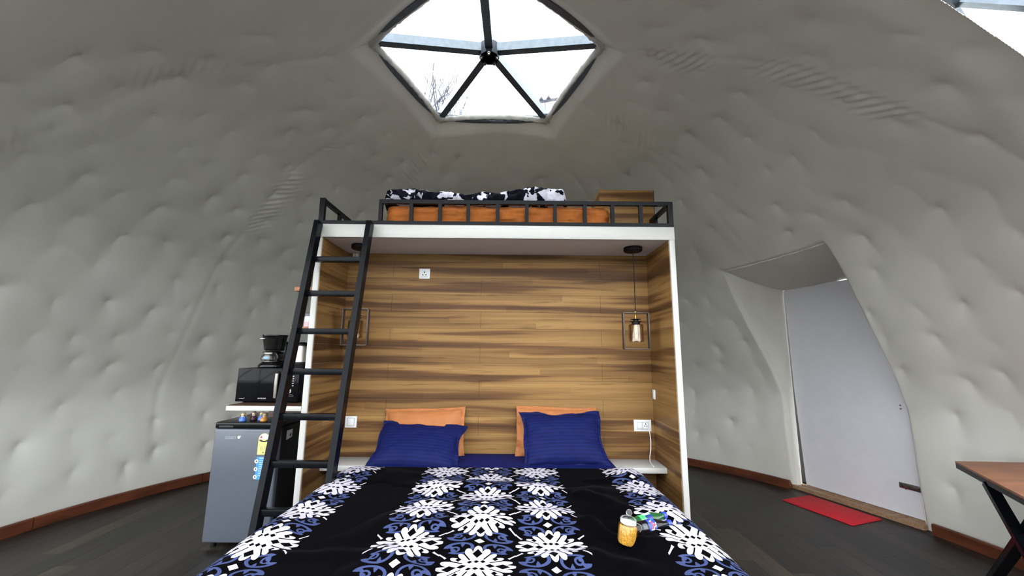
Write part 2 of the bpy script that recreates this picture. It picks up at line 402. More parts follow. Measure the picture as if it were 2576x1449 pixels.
D0 = np.array([3.272, 1.905]); DT = np.array([.329, -.944]); DT = DT/np.linalg.norm(DT); DN = np.array([DT[1], -DT[0]]); DW = 1.055
if DN @ (DC-D0) < 0: DN = -DN
DZ = 2.33                                                  # soffit height at the dome face
def z_at_r(r): return float(np.interp(-r, -(rho(_eg)*np.cos(np.radians(_eg)))[400:1900], (rho(_eg)*np.sin(np.radians(_eg)))[400:1900]))
SKY_AZ = [-107, -36, 36, 107, 180]
SKY_V = [np.array([.845*math.sin(math.radians(a)), .845*math.cos(math.radians(a))])+DC for a in SKY_AZ]
def g_sky(P):
    best = np.full(P.shape[:-1], -9.); nx = np.zeros_like(best); ny = np.zeros_like(best)
    for i in range(5):
        a, b = SKY_V[i], SKY_V[(i+1) % 5]; t = (b-a)/np.linalg.norm(b-a); n = np.array([-t[1], t[0]])
        if n @ ((a+b)/2-DC) < 0: n = -n
        d = (P[...,0]-a[0])*n[0]+(P[...,1]-a[1])*n[1]; m = d > best
        best = np.where(m, d, best); nx = np.where(m, n[0], nx); ny = np.where(m, n[1], ny)
    best = np.where(P[...,2] < 3.2, 9., best)
    return best, np.stack([nx, ny, np.zeros_like(nx)], -1)
def g_door(P):
    s = (P[...,0]-D0[0])*DT[0]+(P[...,1]-D0[1])*DT[1]; k = (P[...,0]-D0[0])*DN[0]+(P[...,1]-D0[1])*DN[1]
    zt = DZ+.05*s/DW
    c = np.stack([-s, s-DW, P[...,2]-zt], -1); i = c.argmax(-1); g = c.max(-1)
    N = np.array([[-DT[0],-DT[1],0],[DT[0],DT[1],0],[0,0,1.]])[i]
    return np.where(np.abs(k) > 1.3, 9., g), N
def g_win(P):                                              # clear panorama front behind the camera
    yr = np.interp(P[...,2], [0,.9,1.42,1.88,2.25,2.5,2.66,3.0,3.7], [-.10,-.16,-.42,-.72,-.98,-1.12,-1.22,-1.28,-1.30])
    yl = np.interp(P[...,2], [0,1.06,1.88,2.48,2.87,3.1,3.7], [.22,.20,-.20,-.76,-1.36,-1.45,-1.45])
    yb = yr+(yl-yr)*smooth01((.5-P[...,0])/1.5)
    g = P[...,1]-yb; g = np.maximum(g, .06-P[...,2])
    N = np.zeros(P.shape); N[...,1] = 1
    return g, N
az = np.concatenate([np.arange(-180, -114, 1.4), np.arange(-114, 127, .19), np.arange(127.2, 180, 1.4), [180.]])
el = np.concatenate([np.arange(0, 84, .23)])
A, Ee = np.meshgrid(az, el, indexing='ij')
P = dome_pt(A, Ee)
alive = np.ones(np.array(A.shape)-1, bool); fade = np.ones(A.shape)
for gf, fw_ in ((g_sky, .16), (g_door, .035), (g_win, .2)):
    g, N = gf(P); ins = g < 0
    alive &= ~(ins[:-1,:-1] & ins[1:,:-1] & ins[1:,1:] & ins[:-1,1:])
    P = P+np.where(ins & (g > -.12), -g, 0)[...,None]*N
    fade = np.minimum(fade, smooth01(np.maximum(g, 0)/fw_))
# quilting: buttons pull the liner out, cloth sags between them
SEAMS = [-138, -104, -67, -33, 2, 34, 66, 108, 140]
PLEAT = {-104: ((37,52),(53,63),(70,77)), -67: ((43,58),(60,67)), -33: ((61,72),), 66: ((63,74),), 108: ((46,62),(64,73))}
disp = np.full(A.shape, 1.0); Rm = 3.7
rows = np.arange(5.5, 75, 4.7)
for j, e in enumerate(rows):
    n = max(6, int(round(360/(5.2/max(.25, math.cos(math.radians(e)))**.75))))
    for q in range(n):
        a0 = -180+(q+.5*(j % 2))*360/n+rng.uniform(-1.1, 1.1); e0 = e+rng.uniform(-.9, .9)
        if a0 < -116 or a0 > 128: continue
        i0, i1 = np.searchsorted(az, [a0-9/max(.2, math.cos(math.radians(e0))), a0+9/max(.2, math.cos(math.radians(e0)))])
        j0, j1 = np.searchsorted(el, [e0-9, e0+6])
        sl = (slice(i0, i1), slice(j0, j1))
        dx = np.radians(A[sl]-a0)*Rm*math.cos(math.radians(e0)); dy = np.radians(Ee[sl]-e0)*Rm
        tw = rng.uniform(-.25, .25); dx = dx+tw*dy
        str_ = rng.uniform(.25, 1.1)
        syu, syd = rng.uniform(.75, 1.1), rng.uniform(1.4, 3.0)
        d = np.sqrt(dx**2+np.where(dy > 0, dy/syu, dy/syd)**2+4e-5)
        disp[sl] *= 1-min(.97, str_*.9)*np.exp(-(d/.060)**.85)
xx = np.radians(A)*Rm*np.cos(np.radians(Ee)); yy = np.radians(Ee)*Rm
D = .060*disp+.020*fbm(xx/.45, yy/.9, 2, 3)+.006*fbm(xx/.15, yy/.35, 2, 5)
for si, a0 in enumerate(SEAMS):                            # gore seams with gathered pleats
    dx = (np.radians(A-a0)*Rm*np.cos(np.radians(Ee))); dx = np.where(np.abs(A-a0) < 25, dx, 9.)
    dx = dx+.02*fbm(yy/.6, yy*0, 2, si)
    D -= .005*np.exp(-(dx/.03)**2)*smooth01((Ee-6)/8)
    env = np.zeros_like(Ee)
    for e0_, e1_ in PLEAT.get(a0, ()): env = np.maximum(env, smooth01((Ee-e0_)/3)*smooth01((e1_-Ee)/3))
    env = env*(.45+.8*vnoise(yy/.25, yy*0+si, 9))
    sd = 1 if si % 2 else -1
    side = np.exp(-((dx*sd+.05)/.085)**2)
    D += .0065*env*side*np.sin(2*PI*(yy+.75*dx*sd+.022*vnoise(yy/.16, dx/.2, si))/.066)
D *= (.35+.65*smooth01((Ee+1)/7))*fade
cen = np.array([DC[0], DC[1], 1.0]); inn = np.stack([-np.sin(np.radians(A))*np.cos(np.radians(Ee)), -np.cos(np.radians(A))*np.cos(np.radians(Ee)), -np.sin(np.radians(Ee))], -1)
P = P+inn*D[...,None]
idx = np.arange(A.size).reshape(A.shape)
Q = np.stack([idx[:-1,:-1], idx[:-1,1:], idx[1:,1:], idx[1:,:-1]], -1)[alive]
used = np.unique(Q); remap = -np.ones(A.size, int); remap[used] = np.arange(len(used))
me = bpy.data.meshes.new('wall_dome'); set_mesh(me, P.reshape(-1, 3)[used], remap[Q])
dome = link('wall_dome', me, MT['liner'])
tag(dome, 'quilted grey-white fabric liner curving over the whole round room', kind='structure')

# door recess lining: two cheeks and a soffit, running from the dome face back to the door
def dpt(s, k, z): return (D0[0]+DT[0]*s+DN[0]*k, D0[1]+DT[1]*s+DN[1]*k, z)
def k_dome(s, z):
    r = rad_at_z(z); lo, hi = -.3, 1.6
    for _ in range(40):
        m = (lo+hi)/2; p = dpt(s, m, z)
        if math.hypot(p[0]-DC[0], p[1]-DC[1]) > r: lo = m
        else: hi = m
    return lo
LEAF_K = -.03
for s_, nm in ((0., 'left'), (DW, 'right')):
    zs = np.linspace(0, DZ+.05*s_/DW+.07, 70); Pc = np.zeros((70, 14, 3))
    for i, z in enumerate(zs):
        kd = max(k_dome(s_, z), LEAF_K+.02); 
        for j in range(14):
            f = j/13; puff = .012*math.sin(PI*f)*math.sin(z*5+1)
            k = LEAF_K+(kd-LEAF_K)*f
            zz = z*(1-.0)+(-.0 if True else 0)
            Pc[i, j] = dpt(s_+(puff if s_ == 0 else -puff), k, z)
    o = link('trim_1' if s_ == 0 else 'trim_2', grid_mesh('door_cheek', Pc), MT['cheek'])
    tag(o, 'smooth fabric cheek on the %s side of the door recess' % nm, kind='structure')
Pc = np.zeros((40, 20, 3))
for i in range(40):
    s_ = -.02+(DW+.04)*i/39; zd = DZ+.05*s_/DW; kd = k_dome(s_, zd)+.005
    for j in range(20):
        f = j/19; k = LEAF_K-.04+(kd-LEAF_K+.04)*f
        zb = 2.165+.035*float(smooth01((s_-.3)/.4)); z = zb+(zd-zb)*f - .02*math.sin(PI*f)*(1+.5*math.sin(i*.35))
        Pc[i, j] = dpt(s_, k, z)
tag(link('trim_3', grid_mesh('door_soffit', Pc), MT['liner']), 'sagging fabric soffit over the door recess', kind='structure')

# ---------------------------------------------------------------- floor
RF = 3.76
g = G(); g.prism([(DC[0]+RF*math.cos(2*PI*k/96), DC[1]+RF*math.sin(2*PI*k/96)) for k in range(96)], -.10, -.0125)
floor = obj('floor', g, MT['slot']); tag(floor, 'dark laminate plank floor', kind='structure')
PWID, PLEN, GAP = .152, 1.22, .0012
circ = [(DC[0]+(RF-.005)*math.cos(2*PI*k/120), DC[1]+(RF-.005)*math.sin(2*PI*k/120)) for k in range(120)]
def clip_circle(poly):
    for i in range(120):
        a, b = circ[i], circ[(i+1) % 120]; out = []
        f = lambda p: (b[0]-a[0])*(p[1]-a[1])-(b[1]-a[1])*(p[0]-a[0])
        for j in range(len(poly)):
            p, q = poly[j], poly[(j+1) % len(poly)]; fp, fq = f(p), f(q)
            if fp >= 0: out.append(p)
            if fp*fq < 0: t = fp/(fp-fq); out.append((p[0]+t*(q[0]-p[0]), p[1]+t*(q[1]-p[1])))
        poly = out
        if len(poly) < 3: return []
    return poly
g = G(); g.box(-PWID/2+GAP/2, PWID/2-GAP/2, -PLEN/2+GAP/2, PLEN/2-GAP/2, -.012, 0); full = mesh_from('plank', g)
nx = int(RF/PWID)+2; planks = 0
for i in range(-nx, nx+1):
    cx = DC[0]+i*PWID; yo = (i*.437 % 1)*PLEN
    for j in range(-4, 5):
        cy = DC[1]+j*PLEN+yo-PLEN/2
        cs = [(cx+sx*PWID/2, cy+sy*PLEN/2) for sx in (-1,1) for sy in (-1,1)]
        ins = [math.hypot(p[0]-DC[0], p[1]-DC[1]) < RF-.02 for p in cs]
        if all(ins): o = link('plank', full, MT['floor'], floor); o.location = (cx, cy, 0)
        else:
            e = GAP/2; poly = clip_circle([(cx-PWID/2+e, cy-PLEN/2+e), (cx+PWID/2-e, cy-PLEN/2+e), (cx+PWID/2-e, cy+PLEN/2-e), (cx-PWID/2+e, cy+PLEN/2-e)])
            if len(poly) < 3: continue
            gg = G(); gg.prism(poly, -.012, 0); o = obj('plank', gg, MT['floor'], floor, None)
        planks += 1
# skirting boards, in lengths
def skirting(name, a0, a1):
    root = empty(name, (DC[0], DC[1], 0), kind='structure'); n = max(1, round((a1-a0)/19))
    for q in range(n):
        b0 = a0+(a1-a0)*q/n+.06; b1 = a0+(a1-a0)*(q+1)/n-.06; m = 14; V = []; F = []
        zj = random.uniform(-.002, .002)
        for k in range(m+1):
            a = math.radians(b0+(b1-b0)*k/m)
            for r, z in ((3.672, 0), (3.672, .078+zj), (3.680, .086+zj), (3.70, .086+zj), (3.76, .0)):
                V.append((r*math.sin(a), r*math.cos(a), z))
        for k in range(m):
            F += [(k*5+c, k*5+(c+1) % 5, (k+1)*5+(c+1) % 5, (k+1)*5+c) for c in range(5)]
        F += [tuple(range(5)), tuple(m*5+c for c in range(4, -1, -1))]
        gg = G().add(V, F); obj('board', gg, MT['base'], root, 30)
skirting('baseboard_left', -178, 0); skirting('baseboard_right', 0, 60.6); skirting('baseboard_front', 78.6, 178)
g = G(); g.bar(dpt(-.03, .05, .017), dpt(DW+.02, .05, .017), .075, .034); g.bar(dpt(-.03, -.02, .02), dpt(DW+.02, -.02, .02), .05, .04)
tag(obj('trim_4', g, MT['pale'], None, 30), 'pale wooden threshold strip under the door', kind='structure')

# door leaf
door = empty('door_1', (0,0,0), 'lavender-white flush door in the padded recess', kind='structure')
g = G(); M = Matrix.Translation((D0[0], D0[1], 0)) @ Matrix(((DT[0], DN[0], 0, 0), (DT[1], DN[1], 0, 0), (0,0,1,0), (0,0,0,1)))
g.prism([(.045,.045),(DW+.03,.045),(DW+.03,2.185),(.016,2.185),(.014,1.1)], LEAF_K-.035, LEAF_K, 'xz', M); obj('door_leaf', g, MT['door'], door)
g = G(); g.box(-.05, DW+.06, LEAF_K-.10, LEAF_K-.06, .02, 2.26, M); 
g = G(); g.box(-.06, .020, LEAF_K-.06, LEAF_K-.045, 0, 2.2, M); g.box(-.06, DW+.06, LEAF_K-.06, LEAF_K-.045, 0, .05, M); obj('door_frame', g, MT['slot'], door)
g = G(); g.rbox(DW-.17, DW-.01, LEAF_K, LEAF_K+.012, .27, .315, .002, 2, M); g.tube([M @ Vector((DW-.16, LEAF_K+.02, .293)), M @ Vector((DW+.0, LEAF_K+.02, .293))], .006)
for q in (.15, .09, .03): g.box(DW-q, DW-q+.012, LEAF_K, LEAF_K+.03, .28, .306, M)
g.tube([M @ Vector((DW-.11, LEAF_K+.02, .293)), M @ Vector((DW-.11, LEAF_K+.045, .275))], .004)
obj('bolt_latch', g, MT['steel'], door)
for zz in (.985, .955):
    g = G(); g.tube([M @ Vector((DW-.085, LEAF_K-.002, zz)), M @ Vector((DW-.085, LEAF_K+.004, zz))], .007, 12); obj('lock_hole', g, MT['grayp'], door)

# ---------------------------------------------------------------- skylight and panorama window
sky = empty('window_2', (DC[0], DC[1], 3.7), 'five-sided skylight at the crown of the dome', kind='structure')
def rel(p, root): return Vector(p)-root.location
hubp = Vector((DC[0], DC[1]+.01, 3.745)); sv = [Vector((v[0], v[1], 3.615)) for v in SKY_V]
sv = [Vector((DC[0]+(v.x-DC[0])*1.045, DC[1]+(v.y-DC[1])*1.045, 3.60)) for v in sv]
for v in sv:
    g = G(); d = (v-hubp).normalized(); g.bar(rel(hubp+d*.05, sky), rel(v, sky), .056, .070, (0,0,1)); obj('strut', g, MT['strut'], sky, 20)
for i in range(5):
    a, b = sv[i], sv[(i+1) % 5]
    g = G(); g.bar(rel(a, sky), rel(b, sky), .040, .062); obj('rim_strut', g, MT['strut'], sky, 20)
    up_ = Vector((0,0,.04)); ins = [hubp+(a-hubp)*.02+up_, a+up_, b+up_]
    g = G(); n3 = Vector((0,0,.006)); g.add([rel(p, sky) for p in ins]+[rel(p+n3, sky) for p in ins], [(0,2,1),(3,4,5),(0,1,4,3),(1,2,5,4),(2,0,3,5)])
    obj('pane', g, MT['clear'], sky, None)
g = G(); g.lathe([(.075,-.075),(.078,-.07),(.078,.03),(.06,.045),(.0,.045)], 10, Matrix.Translation(rel(hubp, sky))); g.lathe([(0,-.075),(.075,-.075)], 10, Matrix.Translation(rel(hubp, sky)))
hubo = obj('hub', g, MT['hub'], sky, 30)
for v in sv:
    d = (v-hubp); d.z = 0; d.normalize(); g = G(); q = rel(hubp, sky)+d*.06
    g.tube([q+Vector((0,0,-.095)), q+Vector((0,0,-.07))], .009, 8); g.tube([q+Vector((0,0,-.082)), q+Vector((0,0,-.074))], .014, 6); obj('bolt', g, MT['steel'], hubo)
# frayed liner hem round the skylight
for i in range(5):
    a = Vector((SKY_V[i][0], SKY_V[i][1], 3.575)); b = Vector((SKY_V[(i+1) % 5][0], SKY_V[(i+1) % 5][1], 3.575)); n = 90; V = []; F = []
    nrm = Vector(((a.x+b.x)/2-DC[0], (a.y+b.y)/2-DC[1], 0)).normalized()
    for k in range(n+1):
        f = k/n; p = a.lerp(b, f); p.z = z_at_r(math.hypot(p.x-DC[0], p.y-DC[1])); e = .010+.012*vnoise(f*26, i*3.1)+.018*max(0, 1-min(f, 1-f)/.08)
        rr = [(-.0, .045), (-.6, .03), (-1.0, .005), (-.7, -.02), (.2, -.028), (1.4, -.016), (2.6, .016)]
        for w, h in rr: V.append(p+nrm*(w*e+.006*(vnoise(f*60, i+w)-.5))+Vector((0,0,h*.7+.012*(vnoise(f*45, w*3+i)-.5))))
    m = 7
    for k in range(n): F += [(k*m+c, k*m+c+1, (k+1)*m+c+1, (k+1)*m+c) for c in range(m-1)]
    gg = G().add([v-sky.location for v in V], F); obj('fabric_hem', gg, MT['hem'], sky, 180)

pano = empty('window_1', (DC[0], DC[1], 0), 'clear triangulated panorama front behind the camera', kind='structure')
WR = 3.90
def wnode(a, e): p = np.asarray(dome_pt(a, e, .10)); return Vector((p[0]-DC[0], p[1]-DC[1], p[2]))
rowsE = [1.5, 18, 35, 51, 64]; nodes = []
for j, e in enumerate(rowsE):
    lo, hi, n = (93, 272, 10) if j < 2 else ((104, 260, 8) if j == 2 else ((121, 241, 6) if j == 3 else (135, 225, 4)))
    nodes.append([wnode(lo+(hi-lo)*k/(n-1), e) for k in range(n)])
edges = set(); tris = []
for j in range(len(nodes)):
    for k in range(len(nodes[j])-1): edges.add(((j,k), (j,k+1)))
for j in range(len(nodes)-1):                              # zip two rows into triangles
    a, b = nodes[j], nodes[j+1]; i = k = 0
    while i < len(a)-1 or k < len(b)-1:
        edges.add(((j,i), (j+1,k)))
        if k == len(b)-1 or (i < len(a)-1 and (a[i+1]-b[k]).length <= (b[k+1]-a[i]).length): tris.append((a[i], a[i+1], b[k])); i += 1
        else: tris.append((a[i], b[k+1], b[k])); k += 1
    edges.add(((j,len(a)-1), (j+1,len(b)-1)))
for (p, q) in sorted(edges):
    g = G(); g.bar(nodes[p[0]][p[1]], nodes[q[0]][q[1]], .032, .045, tuple((nodes[p[0]][p[1]]+nodes[q[0]][q[1]]).normalized())); obj('strut', g, MT['strut'], pano, 20)
for r_ in nodes:
    for p in r_:
        g = G(); d = p.normalized(); g.tube([p-d*.05, p+d*.04], .07, 12); obj('hub', g, MT['hub'], pano, 30)
for a, b, c in tris:
    nn = (b-a).cross(c-a).normalized()*.004; o3 = (a+b+c).normalized()*.05
    g = G(); g.add([p+o3 for p in (a,b,c)]+[p+o3+nn for p in (a,b,c)], [(0,2,1),(3,4,5),(0,1,4,3),(1,2,5,4),(2,0,3,5)]); obj('pane', g, MT['pvc'], pano, None)

# ---------------------------------------------------------------- outside
g = G(); g.prism([(70*math.cos(2*PI*k/64), 70*math.sin(2*PI*k/64)) for k in range(64)], -.4, -.14); 
tag(obj('ground', g, MT['ground'], None, None), 'dry grass ground around the dome', kind='structure')
tree = empty('bare_tree', (-2.75, 9.3, -1.15), 'leafless tree seen through the lower left of the skylight', 'tree')
tr = random.Random(5); gt, gb = G(), G()
def branch(p, d, L, r, depth, g):
    pts = [p]; rs = [r]; q = p.copy(); dd = d.copy(); n = 5
    for k in range(n):
        dd = (dd+Vector((tr.uniform(-.2,.2), tr.uniform(-.2,.2), tr.uniform(-.05,.16)))).normalized(); q = q+dd*L/n; pts.append(q.copy()); rs.append(r*(1-.6*(k+1)/n))
    g.tube(pts, rs, 6 if depth > 2 else 4)
    if depth > 0:
        for k in range(2, n+1):
            for _ in range(2 if depth < 3 else 1):
                ax_ = Vector((tr.uniform(-1,1), tr.uniform(-1,1), tr.uniform(.1,.9))).normalized()
                branch(pts[k], (dd*.6+ax_*.9).normalized(), L*tr.uniform(.4,.62), rs[k]*.7, depth-1, gb)
branch(Vector((0,0,0)), Vector((0,0,1)), 6.2, .16, 0, gt)
for a in range(7):
    branch(Vector((0,0,4.6+.25*a)), Vector((.7*math.cos(a*2.4)+.10, .7*math.sin(a*2.4), 1.35)).normalized(), 4.1, .085, 3, gb)
obj('trunk', gt, MT['twig'], tree); obj('branches', gb, MT['twig'], tree)
upole = empty('utility_pole', (1.62, 9.6, -.14), 'utility pole with crossarm seen at the right of the skylight', 'pole')
obj('post', G().tube([(0,0,0),(0,0,10.05)], [.12,.07], 12), MT['pole'], upole)
obj('crossarm', G().bar((-.62,0,9.92), (.72,0,10.18), .06, .08), MT['pole'], upole)
for q in (-.55, -.3, .25, .42, .68):
    z = 10.04+q*.19; obj('insulator', G().lathe([(.0,0),(.05,.01),(.08,.06),(.05,.12),(.03,.17),(0,.17)], 12, Matrix.Translation((q,0,z))), MT['pole'], upole)
for q, d_ in ((-.42, .55), (.55, .42)): obj('stay', G().tube([(q,0,10.0+q*.19), (q+.02,0,10.0+q*.19-d_)], .018, 6), MT['pole'], upole)

# ---------------------------------------------------------------- loft unit
TOP, BEAM, PT, DEP = 2.304, .094, .038, .4735
HW = 1.25
unit = empty('loft_bed_frame', (0, 0, 0), 'built-in niche unit with white edges, plank lining and black-railed loft on top', 'loft bed')
PLAT_D = 1.02
g = G(); g.rbox(-HW, HW, 0, PLAT_D, TOP-BEAM+.012, TOP, .003); plat = obj('platform', g, MT['white'], unit)
g = G(); g.box(-HW+PT, HW-PT, .018, DEP, TOP-BEAM, TOP-BEAM+.012); obj('soffit', g, MT['niche'], unit)
g = G(); g.rbox(-HW, HW, -.003, .018, TOP-BEAM, TOP-.0005, .002); obj('front_board', g, MT['white'], unit)
PH = .134
for sx in (-1, 1):
    g = G(); a, b = sorted((sx*HW, sx*(HW-PT))); g.rbox(a, b, 0, PLAT_D, 0, TOP-BEAM+.012, .003)
    sp_ = obj('side_panel', g, MT['white'], unit)
    gi = G(); xi = sx*(HW-PT); a, b = sorted((xi, xi-sx*.005))
    pm = None
    for k in range(17):
        z0 = k*PH; z1 = min(z0+PH, TOP-BEAM)
        if z1-z0 < .01: continue
        gg = G(); gg.box(a, b, .012, DEP-.007, z0+.0008, z1-.0008); obj('plank', gg, MT['lam'], sp_, None)
g = G(); g.box(-HW+PT, HW-PT, DEP, DEP+.02, 0, TOP-BEAM+.012); bp = obj('back_panel', g, MT['dkwood'], unit)
for k in range(17):
    z0 = k*PH; z1 = min(z0+PH, TOP-BEAM)
    if z1-z0 < .01: continue
    cuts = [-HW+PT, -.841, .824, HW-PT] if k % 2 else [-HW+PT, -.13, HW-PT]
    for c0, c1 in zip(cuts[:-1], cuts[1:]):
        gg = G(); gg.box(c0+.0008, c1-.0008, DEP-.006, DEP, z0+.0008, z1-.0008); obj('plank', gg, MT['lam'], bp, None)
for sx in (-1, 1):
    a, b = sorted((sx*.80, sx*(HW-PT-.006))); g = G(); g.rbox(a, b, .2356, DEP-.007, .604, .641, .003); obj('bedside_shelf', g, MT['white'], unit)
# guard rail
g = G(); B = .028
g.bar((-HW, .016, TOP+.014), (HW, .016, TOP+.014), B, B); g.bar((-.83, .016, 2.476), (HW, .016, 2.478), B, B)
for sx in (-1, 1):
    g.bar((sx*(HW-.014), .016, 2.486 if sx < 0 else 2.478), (sx*(HW-.014), PLAT_D-.02, 2.486 if sx < 0 else 2.478), B, B)
    g.bar((sx*(HW-.014), .016, TOP+.014), (sx*(HW-.014), PLAT_D-.02, TOP+.014), B, B)
rail = obj('guard_rail', g, MT['black'], unit, 30)
post = mesh_from('post', G().box(-.0125, .0125, -.0125, .0125, .0, .137)); 
for x in (-.819,-.602,-.399,-.199,.010,.216,.416,.628,.824,1.024): o = link('post', post, MT['black'], rail); o.location = (x, .016, TOP+.026)
pc = mesh_from('corner_post', G().rbox(-.018, .018, -.016, .016, 0, .192, .002))
for x, y, s in ((-HW+.018, .016, 1), (HW-.018, .016, .955), (-HW+.018, PLAT_D-.03, .95), (HW-.018, PLAT_D-.03, .95)):
    o = link('corner_post', pc, MT['black'], rail); o.location = (x, y, TOP+.002); o.scale = (1, 1, s)
for sx in (-1, 1):
    for y in (.30, .64): o = link('post', post, MT['black'], rail); o.location = (sx*(HW-.014), y, TOP+.026)

# ladder
lad = empty('ladder', (0,0,0), 'black steel ladder leaning on the loft beam', 'ladder')
LY = lambda z: -.55+(.51/2.3)*z
XL, XR = -1.222, -.867
for x in (XL, XR):
    g = G(); t = Vector((0, LY(1)-LY(0), 1)).normalized(); nrm = Vector((0, -t.z, t.y))
    g.bar((x, LY(0)+.03, 0.0), (x, LY(2.30)+.03-.035, 2.302), .034, .062, tuple(nrm)); obj('stile', g, MT['black'], lad, 20)
for z in (2.03, 1.792, 1.545, 1.302, 1.05, .806, .577, .33):
    g = G(); g.rbox(XL+.017, XR-.017, LY(z)-.0, LY(z)+.04, z-.018, z+.018, .003); obj('rung', g, MT['black'], lad)

# ---------------------------------------------------------------- loft bedding and box
def soft_box(x0, x1, y0, y1, z0, z1, r, n=48, bump=.006, seed=0, fr=9):
    bm = bmesh.new(); bmesh.ops.create_cube(bm, size=1)
    bmesh.ops.subdivide_edges(bm, edges=list(bm.edges), cuts=n, use_grid_fill=True)
    V = np.array([v.co[:] for v in bm.verts]); S = np.array([x1-x0, y1-y0, z1-z0]); V = V*S
    h = S/2; c = np.clip(V, -(h-r), h-r); d = V-c; l = np.linalg.norm(d, axis=1, keepdims=True); m = l[:,0] > 1e-9
    V[m] = c[m]+d[m]/l[m]*r
    nz = fbm(V[:,0]*fr+V[:,1]*3, V[:,2]*fr*1.6+V[:,1]*fr, 3, seed)[:,None]*bump*2
    nd = V/np.maximum(np.linalg.norm(V/h, axis=1, keepdims=True), 1e-6)/h; V = V+d/np.maximum(l, 1e-6)*np.where(m[:,None], nz, 0)
    face = (np.abs(np.abs(V)-h) < .02)
    V[:,1] -= np.where(V[:,1] < -h[1]+r*.5, np.abs(nz[:,0]), 0)*1.0
    V += np.array([(x0+x1)/2, (y0+y1)/2, (z0+z1)/2])
    for v, p in zip(bm.verts, V): v.co = p
    me = bpy.data.meshes.new('soft'); bm.to_mesh(me); bm.free(); me.polygons.foreach_set('use_smooth', [True]*len(me.polygons)); return me
mt = link('loft_mattress', soft_box(-.795, .815, .055, .80, TOP+.003, 2.478, .06, 44, .010, 2, 14), MT['orangeb'])
tag(mt, 'mattress in a rust-orange cover behind the loft rail', 'mattress')
# folded blanket, a soft lumpy roll
nb, mb = 150, 40; Pb = np.zeros((nb, mb, 3))
for i in range(nb):
    f = i/(nb-1); x = -.845+f*1.375; endf = min(1, (min(f, 1-f)/.03))**.5
    hgt = (.050+.006*math.sin(f*9+.5)+.014*vnoise(f*11, 1.)+(.014 if f > .72 else 0)*smooth01((f-.72)/.1))*endf+.002
    for j in range(mb):
        a = 2*PI*j/mb; ca, sa = math.cos(a), math.sin(a)
        rr = 1+.22*(vnoise(f*26, 3+2*ca+2*sa, 3)-.5)+.12*(vnoise(f*60, 3+4*ca+4*sa, 6)-.5)
        Pb[i, j] = (x, .22+.16*np.sign(ca)*abs(ca)**.7*rr*endf, 2.484+hgt+hgt*np.sign(sa)*abs(sa)**.8*rr)
me = bpy.data.meshes.new('folded_blanket'); ii = np.arange(nb*mb).reshape(nb, mb)
Qb = np.stack([ii[:-1], np.roll(ii, -1, 1)[:-1], np.roll(ii, -1, 1)[1:], ii[1:]], -1).reshape(-1, 4); set_mesh(me, Pb.reshape(-1,3), Qb)
bl = link('folded_blanket', me, MT['patch']); tag(bl, 'folded black and white floral blanket on the loft mattress', 'blanket')
bx = empty('wooden_box', (1.045, .57, TOP+.002), 'wood-grain box standing at the right end of the loft', 'box')
g = G(); g.rbox(-.221, .221, -.17, .17, 0, .44, .003); obj('body', g, MT['lam'], bx)
g = G(); g.box(.221, .226, -.17, .17, 0, .44); obj('edge_strip', g, MT['slot'], bx)

# ---------------------------------------------------------------- pendant lamps
def pendant(x, y, zc, label, kind_dz):
    t = empty('pendant_lamp', (x, y, TOP-BEAM), label, 'pendant lamp', 'pendant lamps in the niche')
    z0 = TOP-BEAM
    g = G(); g.lathe([(0,0),(.066,0),(.068,-.004),(.068,-.026),(.062,-.032),(.012,-.034),(0,-.034)], 28); obj('canopy', g, MT['blackm'], t)
    g = G(); g.tube([(0,0,-.03),(.002,0,-.25),(0,0,zc+.134-z0)], .0032, 8); obj('cord', g, MT['blackm'], t)
    ft, fb, w = zc+.13-z0, zc-.13-z0, .092
    fr = empty('frame', (0,0,0)); fr.parent = t
    g = G(); B = .009; dp = .040
    for sx in (-1, 1): g.rbox(sx*w-B/2, sx*w+B/2, -dp/2, dp/2, fb, ft, .002)
    g.rbox(-w, w, -dp/2, dp/2, ft-B/2, ft+B/2, .002); g.rbox(-w, w, -dp/2, dp/2, fb-B/2, fb+B/2, .002)
    bpy.data.objects.remove(fr); obj('frame', g, MT['bronze'], t)
    g = G(); g.lathe([(0,ft+.014),(.008,ft+.012),(.008,ft-.006),(.006,ft-.01),(.007,ft-.02),(.006,ft-.045),(0,ft-.045)], 16); obj('stem', g, MT['brass'], t)
    g = G(); zt = ft-.042
    g.lathe([(0,zt),(.012,zt),(.038,zt-.001),(.038,zt-.004),(.018,zt-.008),(.018,zt-.018),(.040,zt-.019),(.040,zt-.022),(.028,zt-.024),(.028,zt-.042),(0,zt-.042)], 28); obj('socket', g, MT['blackm'], t)
    g = G(); zs = zt-.036
    g.lathe([(.030,zs),(.048,zs-.004),(.052,zs-.012),(.054,zs-.125),(.050,zs-.130),(.046,zs-.126),(.050,zs-.122),(.049,zs-.014),(.045,zs-.008),(.030,zs-.004)], 36); obj('glass_shade', g, MT['amber'], t)
    g = G(); g.lathe([(0,zs-.006),(.008,zs-.006),(.0115,zs-.02),(.0115,zs-.104),(.006,zs-.112),(0,zs-.113)], 18); obj('bulb', g, MT['bulb'], t)
    return t
pendant(1.020, .21, 1.587, 'box-framed pendant lamp with amber glass at the right of the niche', 0)
pendant(-1.020, .215, 1.598, 'box-framed pendant lamp with amber glass behind the ladder', 0)

